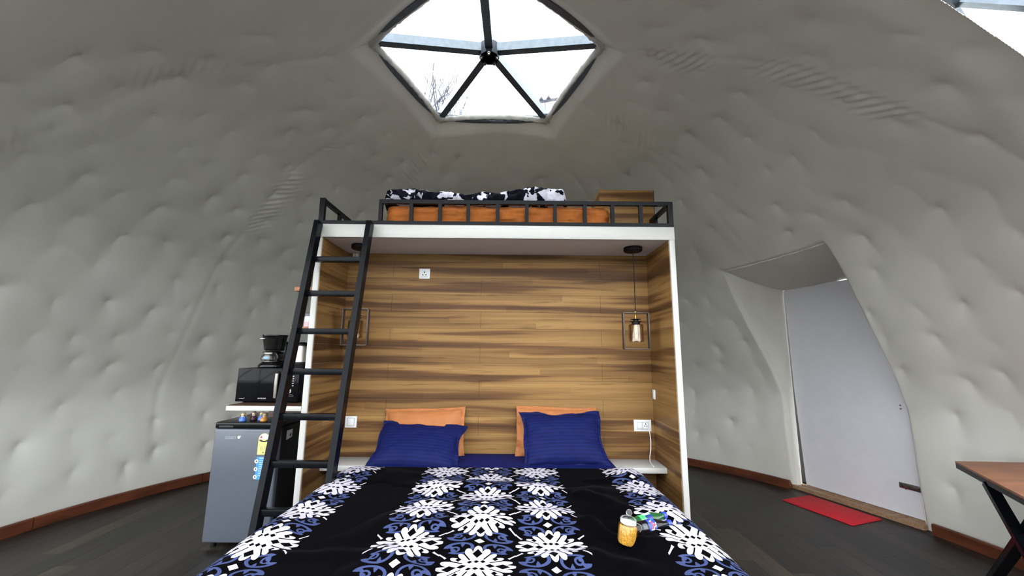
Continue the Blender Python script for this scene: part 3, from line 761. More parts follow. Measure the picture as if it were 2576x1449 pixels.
# ---------------------------------------------------------------- sockets and switches
YW = DEP-.006
def plate(name, x0, x1, z0, z1, label, group=None):
    t = empty(name, ((x0+x1)/2, YW, (z0+z1)/2), label, 'wall socket' if 'socket' in name else 'light switch', group); w, h = (x1-x0)/2, (z1-z0)/2
    g = G(); g.rbox(-w, w, -.008, 0, -h, h, .003); obj('plate', g, MT['plate'], t); return t, w, h
def pins(t, cx, cz, s=1.):
    g = G()
    g.box(cx-.0035*s, cx+.0035*s, -.0115, -.0105, cz+.004*s, cz+.017*s)
    for q in (-1, 1): g.add([(cx+q*.011*s+.0045*s*math.cos(a*PI/5), yy_, cz-.008*s+.0045*s*math.sin(a*PI/5)) for yy_ in (-.0115, -.0105) for a in range(10)], [tuple(range(10)), tuple(range(19, 9, -1))]+[(a, (a+1) % 10, 10+(a+1) % 10, 10+a) for a in range(10)])
    obj('pin_holes', g, MT['slot'], t)
t, w, h = plate('wall_socket', -.632, -.545, 2.003, 2.086, 'small square socket high on the niche back wall')
g = G(); g.rbox(-.026, .024, -.0108, -.006, -.026, .026, .002); obj('insert', g, MT['plate'], t); pins(t, 0, 0, 1.1)
t, w, h = plate('light_switch', -1.142, -1.054, .852, .936, 'square white switch beside the ladder on the niche back wall')
g = G(); g.rbox(-.024, .024, -.0115, -.006, -.027, .027, .002); obj('rocker', g, MT['plate'], t)
g = G()
for a, b, c, d in ((-.026,.026,.0275,.029), (-.026,.026,-.029,-.0275), (-.027,-.0255,-.029,.029), (.0255,.027,-.029,.029)): g.box(a, b, -.009, -.0078, c, d)
obj('rocker_gap', g, MT['grayp'], t)
t, w, h = plate('wall_socket', 1.053, 1.186, .842, .927, 'double-width switch and socket plate above the right bedside shelf')
g = G(); g.rbox(-.040, -.001, -.0115, -.006, -.024, .024, .002); obj('rocker', g, MT['plate'], t)
g = G(); g.rbox(.001, .042, -.0108, -.006, -.024, .024, .002); obj('insert', g, MT['plate'], t); pins(t, .0215, .004, .8)
g = G()
for a, b, c, d in ((-.043,.044,.0245,.026), (-.043,.044,-.026,-.0245), (-.043,-.0415,-.026,.026), (.0425,.044,-.026,.026), (-.0008,.0008,-.026,.026)): g.box(a, b, -.009, -.0078, c, d)
obj('insert_gap', g, MT['grayp'], t)
g = G(); g.tube([(1.163,YW-.012,.866),(1.168,YW-.018,.83),(1.172,YW-.02,.78),(1.168,YW-.025,.72),(1.15,YW-.05,.675),(1.135,YW-.09,.652),(1.125,YW-.15,.6455),(1.12,YW-.21,.6455)], .0035, 8)
tag(obj('charging_cable', g, MT['cable']), 'white charging cable hanging from the bedside socket', 'cable')
g = G(); g.rbox(HW-PT-.013, HW-PT-.005, .40, .445, 1.085, 1.155, .002); t = obj('light_switch', g, MT['plate']); tag(t, 'narrow white switch on the right side wall of the niche', 'light switch')
g = G(); g.rbox(HW-PT-.015, HW-PT-.0125, .413, .432, 1.10, 1.14, .0008); obj('rocker', g, MT['plate'], t)
g = G(); g.rbox(-1.168, -1.152, YW-.03, YW, 2.150, 2.205, .003); g.rbox(-1.145, -1.128, YW-.03, YW, 2.150, 2.205, .003); g.box(-1.168, -1.128, YW-.006, YW, 2.15, 2.205)
tag(obj('cable_clip', g, MT['plate']), 'small white plastic bracket high in the left niche corner', 'bracket')

# ---------------------------------------------------------------- bed
BX, BF = .845, -1.58
bed = empty('bed', (0, BF/2+.22, 0), 'low double bed in the niche under a printed comforter', 'bed')
by = BF/2+.22
g = G(); g.rbox(-.86, .86, BF-by+.02, .455-by, .06, .34, .006); obj('base', g, MT['dkwood'], bed)
for sx in (-1, 1):
    for y in (BF+.12, .36): g = G(); g.box(sx*.78-.03, sx*.78+.03, y-by-.03, y-by+.03, 0, .07); obj('leg', g, MT['dkwood'], bed)
mme = soft_box(-BX, BX, BF, .462, .34, .683, .055, 40, .0, 5); m_ = link('mattress', mme, MT['navyp']); tag(m_, 'thick mattress under a navy fitted sheet', 'mattress')
# comforter: arc-length cross-section draped over the mattress
UA, RB, UM = .855, .12, 1.42
def ridge(x, y, pts, h, w):
    z = np.zeros_like(x); best = np.full_like(x, 9.)
    for (a, b) in zip(pts[:-1], pts[1:]):
        a = np.array(a); b = np.array(b); d = b-a; L2 = d @ d; t = np.clip(((x-a[0])*d[0]+(y-a[1])*d[1])/L2, 0, 1)
        best = np.minimum(best, np.hypot(x-a[0]-t*d[0], y-a[1]-t*d[1]))
    return h*np.exp(-(best/w)**2)
uu = np.linspace(-UM, UM, 420); vv = np.linspace(0, 2.02, 400); U, Vv = np.meshgrid(uu, vv, indexing='ij')
Y0 = .015; au = np.abs(U); sg = np.sign(U)
thm = math.radians(78); arc = RB*thm
wav = .030*fbm(Vv*2.4+.3*sg, au*.8, 2, 4)
ph = np.clip((au-UA)/RB, 0, thm); dr = np.clip(au-UA-arc, 0, None)
flare = math.cos(thm)+.22*fbm(Vv*3.1, au*0+sg*3, 2, 8)
x = np.minimum(au, UA)+RB*np.sin(ph)+dr*flare
zc = -RB*(1-np.cos(ph))-dr*math.sin(thm)
yv = Y0-Vv
bf = np.clip(Vv-1.62, 0, None); yfoot = np.where(bf > 0, bf*.15, Vv*0); ydr = np.minimum(Vv, 1.62)
y = Y0-ydr-np.clip(bf, 0, .12)*.6-np.clip(bf-.12, 0, None)*.15
zfoot = -np.clip(bf-.02, 0, None)*.93
X_ = sg*x; topm = smooth01((UA+.1-au)/.2)*smooth01((1.7-Vv)/.1)
z = .692+zc+np.where(zfoot < 0, zfoot, 0)*topm
z = z+topm*(.034*fbm(X_*2.6, y*2.6, 3, 2)+.018*fbm(X_*7, y*6, 2, 6))*smooth01(Vv/.2)
z = z+.040*np.exp(-((au-.80)/.12)**2)*(.35+.8*vnoise(Vv*3.2, sg*2, 3))*smooth01(Vv/.15)       # puffy edges
right = topm
z = z+right*(ridge(X_, y, [(.46,-.86),(.53,-.98),(.62,-1.09),(.70,-1.10)], .034, .045)+ridge(X_, y, [(.66,-1.02),(.76,-.97),(.86,-.985),(.93,-1.05)], .036, .05)
     +ridge(X_, y, [(.47,-.55),(.56,-.60),(.62,-.70),(.60,-.76)], .022, .045)+ridge(X_, y, [(.42,-.26),(.60,-.29),(.80,-.25)], .020, .035)
     -ridge(X_, y, [(.57,-.93),(.72,-.88)], .040, .10)+ridge(X_, y, [(-.30,-.66),(.0,-.72),(.25,-.62)], .016, .05)+ridge(X_, y, [(-.28,-.95),(-.1,-.90),(.1,-.95)], .014, .04)
     +ridge(X_, y, [(-.7,-1.15),(-.35,-1.12),(-.2,-1.25)], .022, .05)+ridge(X_, y, [(.25,-1.18),(.42,-1.14),(.52,-1.2)], .02, .05))
crest = np.exp(-((y+.84)/np.where(y > -.84, .13, .34))**2)*(.12+.88*np.exp(-((X_+.05)/.46)**4))
z = z+topm*.046*crest+topm*.030*np.exp(-((y+.42+.1*X_)/.09)**2)*np.exp(-((X_-.1)/.5)**2)
hem = np.exp(-(Vv/.030)**2); z = z-.030*hem; y = y-.0*hem
sidew = smooth01((au-UA-.08)/.2)
x = x+sidew*(.045*np.sin(Vv*9+sg)+.03*np.sin(Vv*17+2*sg))*smooth01((au-UA)/.4)
X_ = sg*x
z = np.where((au < UA) & (Vv > .05) & (Vv < 1.6), np.maximum(z, .699), z)
Pm = np.stack([X_, y, np.maximum(z, .16)], -1)
cme = grid_mesh('comforter', Pm, np.stack([U, -Vv-.02], -1)); comf = link('comforter', cme, MT['comf'])
sm = comf.modifiers.new('thickness', 'SOLIDIFY'); sm.thickness = .010; sm.offset = -1
tag(comf, 'black comforter printed with white medallions and blue scrolls spread over the bed', 'comforter')

# pillows
def pillow(name, w, h, t, loc, rot, m, label, seed, pinch=.08, fl=.05, group=None, wob=.007):
    n = 72; s = np.linspace(-1, 1, n); S, Tt = np.meshgrid(s, s, indexing='ij'); out = []
    for sd in (1, -1):
        cs = 1-fl*2; q = np.clip((1-(np.abs(S)/.93)**3.2), 0, 1)**.55*np.clip((1-(np.abs(Tt)/.90)**3.2), 0, 1)**.55
        xx_ = w/2*S*(1-pinch*(1-Tt**2)*np.abs(S)); yy_ = h/2*Tt*(1-pinch*(1-S**2)*np.abs(Tt))
        rr = np.hypot(S, Tt)
        edge = smooth01((np.maximum(np.abs(S), np.abs(Tt))-.86)/.1)
        wr = fbm(S*3+seed, Tt*3, 3, seed)*.020+edge*.008*np.sin(S*9+Tt*7+seed)
        zz = sd*(t/2*q+.002)+wr*(.4+.6*edge if sd > 0 else edge)
        xx_ = xx_+edge*wob*np.sin(Tt*5+seed*2); yy_ = yy_+edge*wob*np.sin(S*4.5+seed*3)
        out.append(np.stack([xx_, yy_, zz], -1))
    me = bpy.data.meshes.new(name); ii = np.arange(n*n).reshape(n, n)
    q1 = np.stack([ii[:-1,:-1], ii[1:,:-1], ii[1:,1:], ii[:-1,1:]], -1).reshape(-1, 4); q2 = q1[:, ::-1]+n*n
    rim = np.concatenate([ii[:-1,0], ii[-1,:-1], ii[1:,-1][::-1], ii[0,1:][::-1]]); rn = np.roll(rim, -1)
    q3 = np.stack([rim, rim+n*n, rn+n*n, rn], -1)
    Qa = np.concatenate([q1, q2, q3]); set_mesh(me, np.concatenate([out[0].reshape(-1,3), out[1].reshape(-1,3)]), Qa)
    uvv = np.stack([S*w/2, Tt*h/2], -1).reshape(-1, 2); uvv = np.concatenate([uvv, uvv])
    l = me.uv_layers.new(name='UVMap'); l.data.foreach_set('uv', uvv[Qa.ravel()].astype(np.float32).ravel())
    o = link(name, me, m); o.location = loc; o.rotation_euler = rot; return tag(o, label, 'pillow', group)
R_ = math.radians
pillow('pillow', .61, .38, .10, (-.525, .395, .822), (R_(76), R_(-2), R_(-1)), MT['orange'], 'orange pillow propped behind the left navy pillow', 3, .04, .03, None, .002)
pillow('pillow', .61, .38, .10, (.455, .395, .838), (R_(78), R_(1.5), R_(1)), MT['orange'], 'orange pillow propped behind the right navy pillow', 5, .04, .03, None, .002)
pillow('pillow', .63, .40, .13, (-.53, .225, .775), (R_(40), R_(2), R_(-2)), MT['navy'], 'navy striped pillow slumped low on the left of the bed', 8, .09)
pillow('pillow', .60, .42, .13, (.485, .245, .825), (R_(54), R_(-1), R_(2)), MT['navy'], 'navy striped pillow standing taller on the right of the bed', 12, .09)

# jar and bottles on the comforter
def comf_z(x_, y_):
    d2 = (Pm[...,0]-x_)**2+(Pm[...,1]-y_)**2+np.where(Pm[...,2] < .6, 9, 0); return float(Pm[...,2].ravel()[np.argsort(d2.ravel())[:12]].max())
jar = empty('glass_jar', (.552, -1.062, comf_z(.552, -1.062)-.002), 'ribbed glass jar of yellow snack mix with a knobbed lid on the comforter', 'jar', rot=(R_(-3), R_(8), 0))
V = []; nj = 72
prof = [(.0,.0),(.036,.0),(.041,.004),(.042,.012),(.042,.078),(.039,.086),(.034,.090),(.034,.096)]
g = G()
jar.scale = (.82, .82, .84)
for k in range(nj):
    a = 2*PI*k/nj; rb = 1+.035*math.cos(18*a); V += [(r*(rb if .01 < z < .08 else 1)*math.cos(a), r*(rb if .01 < z < .08 else 1)*math.sin(a), z) for r, z in prof]
m = len(prof); g.add(V, [(k*m+i, ((k+1) % nj)*m+i, ((k+1) % nj)*m+i+1, k*m+i+1) for k in range(nj) for i in range(m-1)]); obj('body', g, MT['jar'], jar, 60)
g = G(); g.lathe([(0,.004),(.035,.004),(.0385,.010),(.0385,.072),(.034,.078),(.018,.080),(0,.081)], 32); obj('snack_mix', g, MT['snack'], jar)
lid = obj('lid', G().lathe([(0,.092),(.036,.092),(.038,.095),(.038,.104),(.034,.110),(.018,.117),(.008,.121),(0,.121)], 32), MT['jar'], jar)
obj('knob', G().ball((0,0,.131), (.0145,.010,.0145), 10), MT['jar'], lid); obj('seal', G().lathe([(.0345,.086),(.036,.088),(.036,.0915),(.0345,.0935)], 32), MT['wlabel'], lid)
def text_mesh(body, size, ext=.0003, align='CENTER', shear=0):
    cu = bpy.data.curves.new('txt', 'FONT'); cu.body = body; cu.size = size; cu.extrude = ext; cu.align_x = align; cu.align_y = 'CENTER'; cu.shear = shear
    o = bpy.data.objects.new('txt', cu); COL.objects.link(o); dg = bpy.context.evaluated_depsgraph_get(); me = bpy.data.meshes.new_from_object(o.evaluated_get(dg))
    bpy.data.objects.remove(o); return me
def wrap_mesh(me, R, a0, zc):      # flat text (x=round, y=along) wrapped on a cylinder about Z
    for v in me.vertices:
        a = a0+v.co.x/R; r = R+v.co.z; v.co = Vector((r*math.cos(a), r*math.sin(a), zc+v.co.y))
    return me
def bottle(loc, rot, body, label, parts):
    t = empty('soda_bottle', loc, label, 'bottle', rot=rot)
    g = G(); g.lathe([(0,0),(.018,.0),(.025,.004),(.028,.014),(.0265,.035),(.0285,.05),(.0285,.115),(.026,.13),(.020,.150),(.0135,.166),(.0125,.172),(.0125,.182),(0,.182)], 36); obj('body', g, body, t, 50)
    cap = obj('cap', G().lathe([(0,.196),(.0135,.196),(.0148,.193),(.0148,.179),(.0135,.1785),(.0,.1785)], 28), MT['blue'], t)
    parts(t); return t
def band(t, z0, z1, a0, a1, m, R=.0290, n=20, name='label_band'):
    V = [(R*math.cos(a0+(a1-a0)*k/n), R*math.sin(a0+(a1-a0)*k/n), z) for k in range(n+1) for z in (z0, z1)]
    V += [((R-.0004)*math.cos(a0+(a1-a0)*k/n), (R-.0004)*math.sin(a0+(a1-a0)*k/n), z) for k in range(n+1) for z in (z0, z1)]
    o = 2*(n+1); F = []
    for k in range(n): F += [(2*k, 2*k+2, 2*k+3, 2*k+1), (o+2*k, o+2*k+1, o+2*k+3, o+2*k+2), (2*k, o+2*k, o+2*k+2, 2*k+2), (2*k+1, 2*k+3, o+2*k+3, o+2*k+1)]
    F += [(0,1,o+1,o), (2*n, o+2*n, o+2*n+1, 2*n+1)]
    return obj(name, G().add(V, F), m, t)
LA = 4.05
def cola_parts(t):
    band(t, .085, .118, 0, 2*PI, MT['blue'])
    poly = [(-.006,-.012),(.002,-.014),(.004,-.002),(.014,-.006),(.011,.004),(.004,.006),(.003,.014),(-.007,.012)]
    for sc, mm, rr in ((1.35, MT['wlabel'], .0294), (1.0, MT['redp'], .0297)):
        V = []; 
        for r in (rr, rr+.0003): V += [(r*math.cos(LA+q*sc/r*1.1), r*math.sin(LA+q*sc/r*1.1), .101+p*sc) for p, q in poly]
        n = len(poly); obj('label_mark', G().add(V, [tuple(range(n)), tuple(range(2*n-1, n-1, -1))]+[(i, (i+1) % n, n+(i+1) % n, n+i) for i in range(n)]), mm, t)
    band(t, .105, .117, LA-1.3, LA-.8, MT['lblue'], .0293)
    g = G(); g.tube([(.0288*math.cos(a), .0288*math.sin(a), .040+.012*math.sin(k*PI/8)) for k, a in enumerate(np.linspace(LA-.6, LA+.55, 9))], .0016, 6); obj('embossed_arc', g, MT['grayp'], t)
    band(t, .060, .078, LA-.35, LA+.35, MT['tin'], .0291)
def lime_parts(t):
    band(t, .055, .112, 0, 2*PI, MT['glabel'])
    band(t, .080, .112, LA-.6, LA+.25, MT['dblue2'], .0292); band(t, .078, .108, LA-1.5, LA-.7, MT['wlabel'], .0293)
    me_ = wrap_mesh(text_mesh('S', .034, .0003), .0295, LA+.05, .070); link('label_lettering', me_, MT['wlabel'], t)
bottle((.600, -.925, comf_z(.68, -.90)+.026), (0, R_(84), R_(22)), MT['green'], 'green soda bottle lying behind the cola bottle on the comforter', lime_parts)
bottle((.575, -.990, comf_z(.67, -.965)+.024), (0, R_(86), R_(13)), MT['cola'], 'dark cola bottle with a blue label lying beside the jar', cola_parts)

# ---------------------------------------------------------------- left corner: shelf, appliances, fridge
sh = empty('wall_shelf', (-1.495, .23, 1.05), 'white-edged shelf carrying the microwave', 'shelf')
g = G(); g.rbox(-.245, .244, -.23, .24, -.014, .016, .002); obj('board', g, MT['white'], sh)
g = G(); g.box(-.243, .243, -.226, .238, .016, .019); obj('top_veneer', g, MT['dkwood'], sh)
g = G(); g.box(-.215, .244, .20, .235, -.12, -.014); obj('support_board', g, MT['dkwood'], sh)
for z0, nm in ((1.842, 'upper small orange-brown shelf on the outer side of the niche'), (1.561, 'lower small orange-brown shelf holding a tin, behind the ladder')):
    g = G(); g.rbox(-1.425, -1.2515, .10, .55, z0, z0+.030, .003); tag(obj('small_shelf', g, MT['brown']), nm, 'shelf', 'small shelves on the niche side')
tn = empty('storage_tin', (-1.33, .17, 1.5915), 'small grey and pink tin on the lower small shelf', 'tin')
obj('body', G().lathe([(0,0),(.038,0),(.038,.036),(0,.036)], 24), MT['pink'], tn); obj('band', G().lathe([(0,.036),(.0385,.036),(.0385,.075),(0,.075)], 24), MT['silver'], tn); obj('lid', G().lathe([(0,.075),(.040,.075),(.040,.095),(.036,.099),(0,.099)], 24), MT['tin'], tn)
# microwave
mw = empty('microwave', (-1.562, .13, 1.0695), 'black microwave oven with a silver handle on the white shelf', 'microwave')
g = G(); g.rbox(-.210, .210, .022, .33, .008, .232, .006); obj('body', g, MT['blackm'], mw)
for sx in (-1, 1):
    for y in (.05, .30): obj('foot', G().lathe([(0,0),(.012,0),(.012,.009),(0,.009)], 14, Matrix.Translation((sx*.18, y, 0))), MT['blackm'], mw)
g = G(); g.rbox(-.213, .090, 0, .0215, .008, .232, .004); dr_ = obj('door', g, MT['glossb'], mw)
g = G(); g.tube([(.070,-.002,.205),(.072,-.022,.196),(.072,-.026,.12),(.072,-.022,.040),(.070,-.002,.030)], .0125, 12); obj('handle', g, MT['steel'], dr_)
o = link('lettering', text_mesh('SAMSUNG', .0125), MT['silver'], dr_); o.location = (-.03,-.0006,.030); o.rotation_euler = (PI/2,0,0)
g = G(); g.tube([(-.185,-.0006,.028),(-.155,-.0006,.028),(-.148,-.0006,.034)], .0012, 6); obj('script_mark', g, MT['silver'], dr_)
g = G(); g.rbox(.093, .213, 0, .0215, .008, .232, .004); cp = obj('control_panel', g, MT['glossb'], mw)
for k in range(5):
    g = G(); g.add([(.168,-.0005,.178-.016*k),(.180,-.0005,.178-.016*k),(.174,-.0005,.185-.016*k),(.168,.0005,.178-.016*k),(.180,.0005,.178-.016*k),(.174,.0005,.185-.016*k)], [(0,1,2),(3,5,4),(0,3,4,1),(1,4,5,2),(2,5,3,0)]); obj('button_mark', g, MT['silver'], cp, None)
obj('dial', G().lathe([(0,0),(.017,0),(.016,.014),(.0,.015)], 26, Matrix.Translation((.158,-.0,.080)) @ Matrix.Rotation(PI/2, 4, 'X')), MT['steel'], cp)
g = G(); g.box(.135,.185,-.0006,.0,.046,.049); g.box(.142,.178,-.0006,.0,.056,.058); obj('printed_line', g, MT['grayp'], cp, None)
# coffee maker
cf = empty('coffee_maker', (-1.632, .285, 1.302), 'black drip coffee maker with glass carafe on the microwave', 'coffee maker')
def ell(prof, sx, sy, ox=0, oy=0): return Matrix.Translation((ox, oy, 0)) @ Matrix.Diagonal((sx, sy, 1, 1))
obj('base', G().lathe([(0,0),(.088,0),(.094,.006),(.094,.016),(.086,.028),(.066,.040),(.0,.041)], 36, ell(0, 1, .95)), MT['blackp'], cf)
obj('hotplate', G().lathe([(0,.041),(.055,.041),(.053,.045),(0,.045)], 30, ell(0, 1, 1, -.01, -.02)), MT['steel'], cf)
g = G(); g.rbox(-.052, .078, .02, .085, .03, .19, .018, 4); obj('tower', g, MT['blackp'], cf)
obj('filter_basket', G().lathe([(0,.122),(.058,.122),(.066,.128),(.080,.205),(.083,.225),(.086,.228),(.086,.235),(0,.235)], 40, ell(0, 1, .92)), MT['blackp'], cf)
car = obj('carafe', G().lathe([(.0,.046),(.046,.046),(.056,.056),(.057,.070),(.048,.092),(.040,.104),(.038,.104),(.045,.091),(.054,.070),(.044,.049),(0,.049)], 36, ell(0, 1, 1, -.012, -.025)), MT['clear'], cf)
obj('coffee_rim', G().lathe([(.0395,.097),(.042,.097),(.042,.107),(.0395,.107)], 30, ell(0, 1, 1, -.012, -.025)), MT['steel'], car)
obj('carafe_lid', G().lathe([(0,.107),(.046,.107),(.046,.113),(.02,.119),(0,.119)], 30, ell(0, 1, 1, -.012, -.025)), MT['blackp'], car)
g = G(); g.tube([(.028,-.045,.104),(.058,-.066,.106),(.074,-.074,.088),(.078,-.076,.060),(.072,-.072,.050)], .0085, 10); obj('carafe_handle', g, MT['blackp'], car)
g = G(); g.rbox(-.025, .005, -.0775, -.0765, .062, .080, .0004); obj('carafe_label', g, MT['lblue'], car)
g = G(); g.box(-.068, -.036, -.071, -.068, .205, .209); obj('logo_line', g, MT['silver'], cf)
# kettle
kt = empty('electric_kettle', (-1.432, .30, 1.302), 'steel electric kettle with black base behind the ladder on the microwave', 'kettle')
obj('power_base', G().lathe([(0,0),(.070,0),(.072,.005),(.072,.018),(.066,.022),(0,.022)], 36), MT['blackm'], kt)
obj('bottom_ring', G().lathe([(0,.022),(.069,.022),(.070,.03),(.069,.042),(0,.042)], 36), MT['blackm'], kt)
obj('body', G().lathe([(0,.042),(.069,.042),(.066,.08),(.058,.135),(.052,.158),(.0,.158)], 40), MT['steel'], kt)
obj('lid', G().lathe([(.0525,.157),(.050,.168),(.036,.180),(.012,.185),(0,.185)], 36), MT['blackm'], kt)
g = G(); g.tube([(-.035,-.01,.176),(-.070,-.02,.168),(-.088,-.025,.125),(-.098,-.028,.075),(-.100,-.028,.040),(-.095,-.026,.028)], [.009,.010,.009,.009,.010,.008], 12); obj('handle', g, MT['blackm'], kt)
g = G(); g.tube([(.048,0,.150),(.072,0,.166)], [.014,.008], 12); obj('spout', g, MT['steel'], kt)
# fridge
FX0, FX1, FY = -2.115, -1.632, .45
fr = empty('mini_fridge', ((FX0+FX1)/2, FY, 0), 'grey single-door mini fridge with stickers beside the ladder', 'fridge'); fw2 = (FX1-FX0)/2
g = G(); g.rbox(-fw2+.006, fw2-.002, .052, .50, .03, .845, .012, 3); obj('body', g, MT['blackm'], fr)
g = G(); g.rbox(-fw2, fw2, 0, .050, .045, .838, .012, 4); fd = obj('door', g, MT['fridge'], fr)
g = G(); g.rbox(-fw2-.001, fw2+.001, 0, .505, .840, .886, .010, 3); ft_ = obj('top_panel', g, MT['blackp'], fr)
g = G(); g.rbox(-fw2+.03, -fw2+.14, -.003, .02, .846, .862, .004); obj('handle_recess', g, MT['slot'], ft_)
for sx in (-1, 1):
    for y in (.06, .45): obj('foot', G().lathe([(0,0),(.02,0),(.018,.035),(0,.035)], 14, Matrix.Translation((sx*(fw2-.05), y, 0))), MT['blackm'], fr)
o = link('lettering', text_mesh('oisen', .044), MT['graym'], fd); o.location = (-.115, -.0005, .778); o.rotation_euler = (PI/2,0,0); o.scale = (.9,1,1)
g = G(); g.add([(-.052+.011*math.cos(a), yy_, .778+.010*math.sin(a)) for yy_ in (-.0012, .0) for a in np.linspace(0, 2*PI, 16, endpoint=False)], [tuple(range(16)), tuple(range(31, 15, -1))]+[(i, (i+1) % 16, 16+(i+1) % 16, 16+i) for i in range(16)])
g.add([(-.048,-.0012,.780),(-.038,-.0012,.792),(-.040,-.0012,.778),(-.048,0,.780),(-.038,0,.792),(-.040,0,.778)], [(0,1,2),(3,5,4),(0,3,4,1),(1,4,5,2),(2,5,3,0)]); obj('logo_leaf', g, MT['wlabel'], fd, None)
# energy sticker (yellow, round white top) and blue feature sticker
cx, zc, hw = .140, .735, .043
def xz_prism(poly, y0, y1): return G().prism(poly, y0, y1, 'xz')
es = obj('energy_label', xz_prism([(cx-hw,.655),(cx+hw,.655),(cx+hw,.765)]+[(cx+hw*math.cos(a), .765+hw*math.sin(a)) for a in np.linspace(.15, PI-.15, 14)]+[(cx-hw,.765)], -.0008, 0), MT['yellow'], fd, None)
obj('white_cap', xz_prism([(cx+.040*math.cos(a), .764+.041*math.sin(a)) for a in np.linspace(0, PI, 16)], -.0012, -.0008), MT['wlabel'], es, None)
obj('rating_arc', G().add([((cx+r*math.cos(a)), yy_, .772-.0+ (r-.006)*.0 - .020+r*.55*math.sin(a)*-1+.014) for yy_ in (-.0016,-.0012) for r in (.022,.040) for a in np.linspace(.25, PI-.25, 12)],
    [(i, i+1, 12+i+1, 12+i) for i in range(11)]+[(24+i+1, 24+i, 36+i, 36+i+1) for i in range(11)]), MT['slot'], es, None)
obj('red_mark', xz_prism([(cx-.034,.774),(cx-.014,.774),(cx-.024,.792)], -.0016, -.0012), MT['redp'], es, None)
g = G()
for k in range(6): g.box(cx-.028, cx-.004, -.0012, -.0008, .712-.006*k, .714-.006*k); g.box(cx+.002, cx+.026, -.0012, -.0008, .712-.006*k, .714-.006*k)
g.box(cx-.008, cx+.008, -.0012, -.0008, .665, .674); obj('print_lines', g, MT['grayp'], es, None)
bs = obj('blue_label', xz_prism([(.098,.480),(.190,.480),(.190,.640),(.098,.640)], -.0008, 0), MT['lblue'], fd, None)
for q, zz in ((.098,.608),(.098,.553),(.098,.498),(.182,.580)):
    obj('icon_disc', xz_prism([(q+.014*math.cos(a), zz+.014*math.sin(a)) for a in np.linspace(0, 2*PI, 18, endpoint=False)], -.0012, -.0008), MT['wlabel'], bs, None)
    obj('icon', xz_prism([(q-.007,zz-.004),(q+.007,zz-.004),(q+.004,zz+.004),(q-.003,zz+.005)], -.0016, -.0012), MT['slot'], bs, None)
g = G(); g.box(.118,.170,-.0012,-.0008,.628,.633)
for k in range(9): g.box(.118, .150+.012*(k % 3), -.0012, -.0008, .610-.013*k, .613-.013*k)
obj('print_lines', g, MT['wlabel'], bs, None)
g = G(); g.prism([(.12,.735),(.20,.745),(.20,.805),(.12,.805)], fw2-.002, fw2-.0008, 'yz'); ss = obj('side_sticker', g, MT['silver'], fr, None)
g = G(); g.prism([(.175+.012*math.cos(a), .765+.013*math.sin(a)) for a in np.linspace(0, 2*PI, 14, endpoint=False)], fw2-.0008, fw2-.0002, 'yz'); obj('sticker_dot', g, MT['dmaroon'], ss, None)
# figurines
def doll(x, y, label, robe, hair, rz, s=1., braid=False):
    t = empty('doll_figurine', (x, y, .8875), label, 'figurine', 'figurines on the fridge', rot=(0,0,rz)); t.scale = (s,s,s)
    obj('robe', G().lathe([(0,0),(.024,0),(.026,.006),(.022,.018),(.014,.032),(.007,.037),(0,.037)], 20), robe, t)
    obj('head', G().ball((0,-.002,.047), (.0125,.012,.0125), 10), MT['skin'], t)
    obj('collar', G().lathe([(.006,.030),(.014,.029),(.012,.036),(.006,.038)], 16), MT['wlabel'], t)
    g = G(); g.ball((0,.003,.053), (.0165,.014,.0125), 9)
    for sx in (-1, 1): g.tube([(sx*.012,0,.052),(sx*.022,.001,.046),(sx*.024,.0,.032)], [.005,.005,.002], 7)
    obj('hair', g, hair, t)
    for sx in (-1, 1): obj('arm', G().tube([(sx*.010,-.002,.031),(sx*.018,-.010,.022),(sx*.008,-.018,.020)], [.005,.005,.004], 8), robe, t)
    return t
doll(-1.942, .497, 'tiny doll in blue standing apart at the left on the fridge', MT['dblue'], MT['dhair'], .1)
doll(-1.895, .552, 'tiny doll in dark maroon with brown hair on the fridge', MT['dmaroon'], MT['dbrown'], 0)
doll(-1.828, .545, 'tiny doll in blue next to the orange doll on the fridge', MT['dblue'], MT['dhair'], -.3)
doll(-1.785, .505, 'tiny doll in orange on the fridge beside the ladder', MT['dorange'], MT['dhair'], .9)

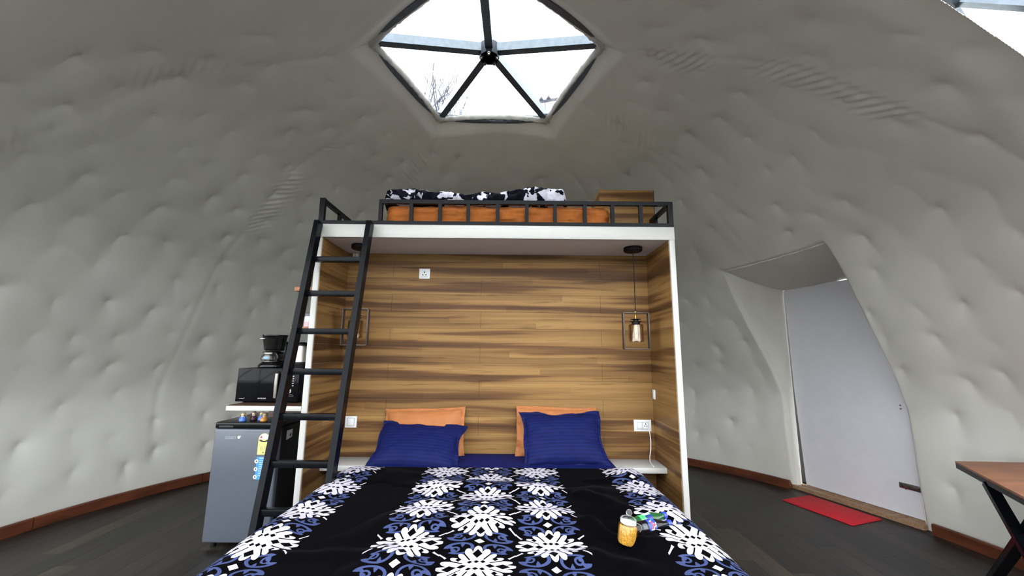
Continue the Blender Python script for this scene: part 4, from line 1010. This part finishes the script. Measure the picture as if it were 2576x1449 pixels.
# ---------------------------------------------------------------- right side: mat and table
mp_ = [(2.834,1.514),(3.235,1.654),(3.347,1.072),(3.002,.945)]
c0 = np.array([3.10, 1.30]); ex = np.array([.33,-.944]); ex /= np.linalg.norm(ex); ey = np.array([-ex[1], ex[0]])
Pm_ = np.zeros((60, 30, 3)); 
g = G()
Mm = Matrix.Translation((c0[0], c0[1], 0)) @ Matrix(((ex[0], ey[0], 0, 0), (ex[1], ey[1], 0, 0), (0,0,1,0), (0,0,0,1)))
g.rbox(-.31, .31, -.195, .195, .0005, .009, .003, 2, Mm); g.rbox(-.302, .302, -.187, .187, .008, .0125, .002, 2, Mm)
tag(obj('door_mat', g, MT['red']), 'red rectangular mat on the floor before the door', 'door mat')
tb = empty('side_table', (2.9, -.55, 0), 'wood-topped table with black crossed steel legs at the right edge', 'table')
poly = [(3.02,.048),(3.45,.03),(3.47,-1.10),(2.34,-1.10)]; o_ = np.array([2.9,-.55]); pl = [(p[0]-o_[0], p[1]-o_[1]) for p in poly]
g = G(); g.prism(pl[::-1], .738, .750); obj('table_top', g, MT['ttop'], tb, None)
ed = lambda i, ins: None
g = G()
for a, b in zip(pl, pl[1:]+pl[:1]):
    d = Vector((b[0]-a[0], b[1]-a[1], 0)).normalized(); n = Vector((d.y, -d.x, 0)); m_c = Vector((a[0]+b[0], a[1]+b[1], 0))/2
    if n.dot(Vector((0.2,0,0))-m_c) < 0: n = -n
    g.bar(Vector((a[0], a[1], .7225))+n*.016, Vector((b[0], b[1], .7225))+n*.016, .030, .031)
obj('apron_frame', g, MT['black'], tb, 20)
A_ = Vector((pl[0][0], pl[0][1], 0)); B_ = Vector((pl[3][0], pl[3][1], 0)); tt = (B_-A_).normalized(); nn_ = Vector((-tt.y, tt.x, 0))
if nn_.x < 0: nn_ = -nn_
def lp(s, z, k): return A_+tt*s+nn_*k+Vector((0,0,z))
for (s0, z0, s1, z1, k) in ((.36,.708,1.22,0,.02), (-.02,0,.77,.708,.055)):
    g = G(); g.bar(lp(s0,z0,k), lp(s1,z1,k), .032, .05, tuple(nn_)); obj('leg', g, MT['black'], tb, 20)
A2 = Vector((pl[1][0]-.03, pl[1][1], 0)); t2 = Vector((0,-1,0))
for (s0, z0, s1, z1, k) in ((.22,.708,.95,0,0), (.12,0,.92,.708,-.035)):
    g = G(); g.bar(A2+t2*s0+Vector((k,0,z0)), A2+t2*s1+Vector((k,0,z1)), .032, .05, (1,0,0)); obj('leg', g, MT['black'], tb, 20)
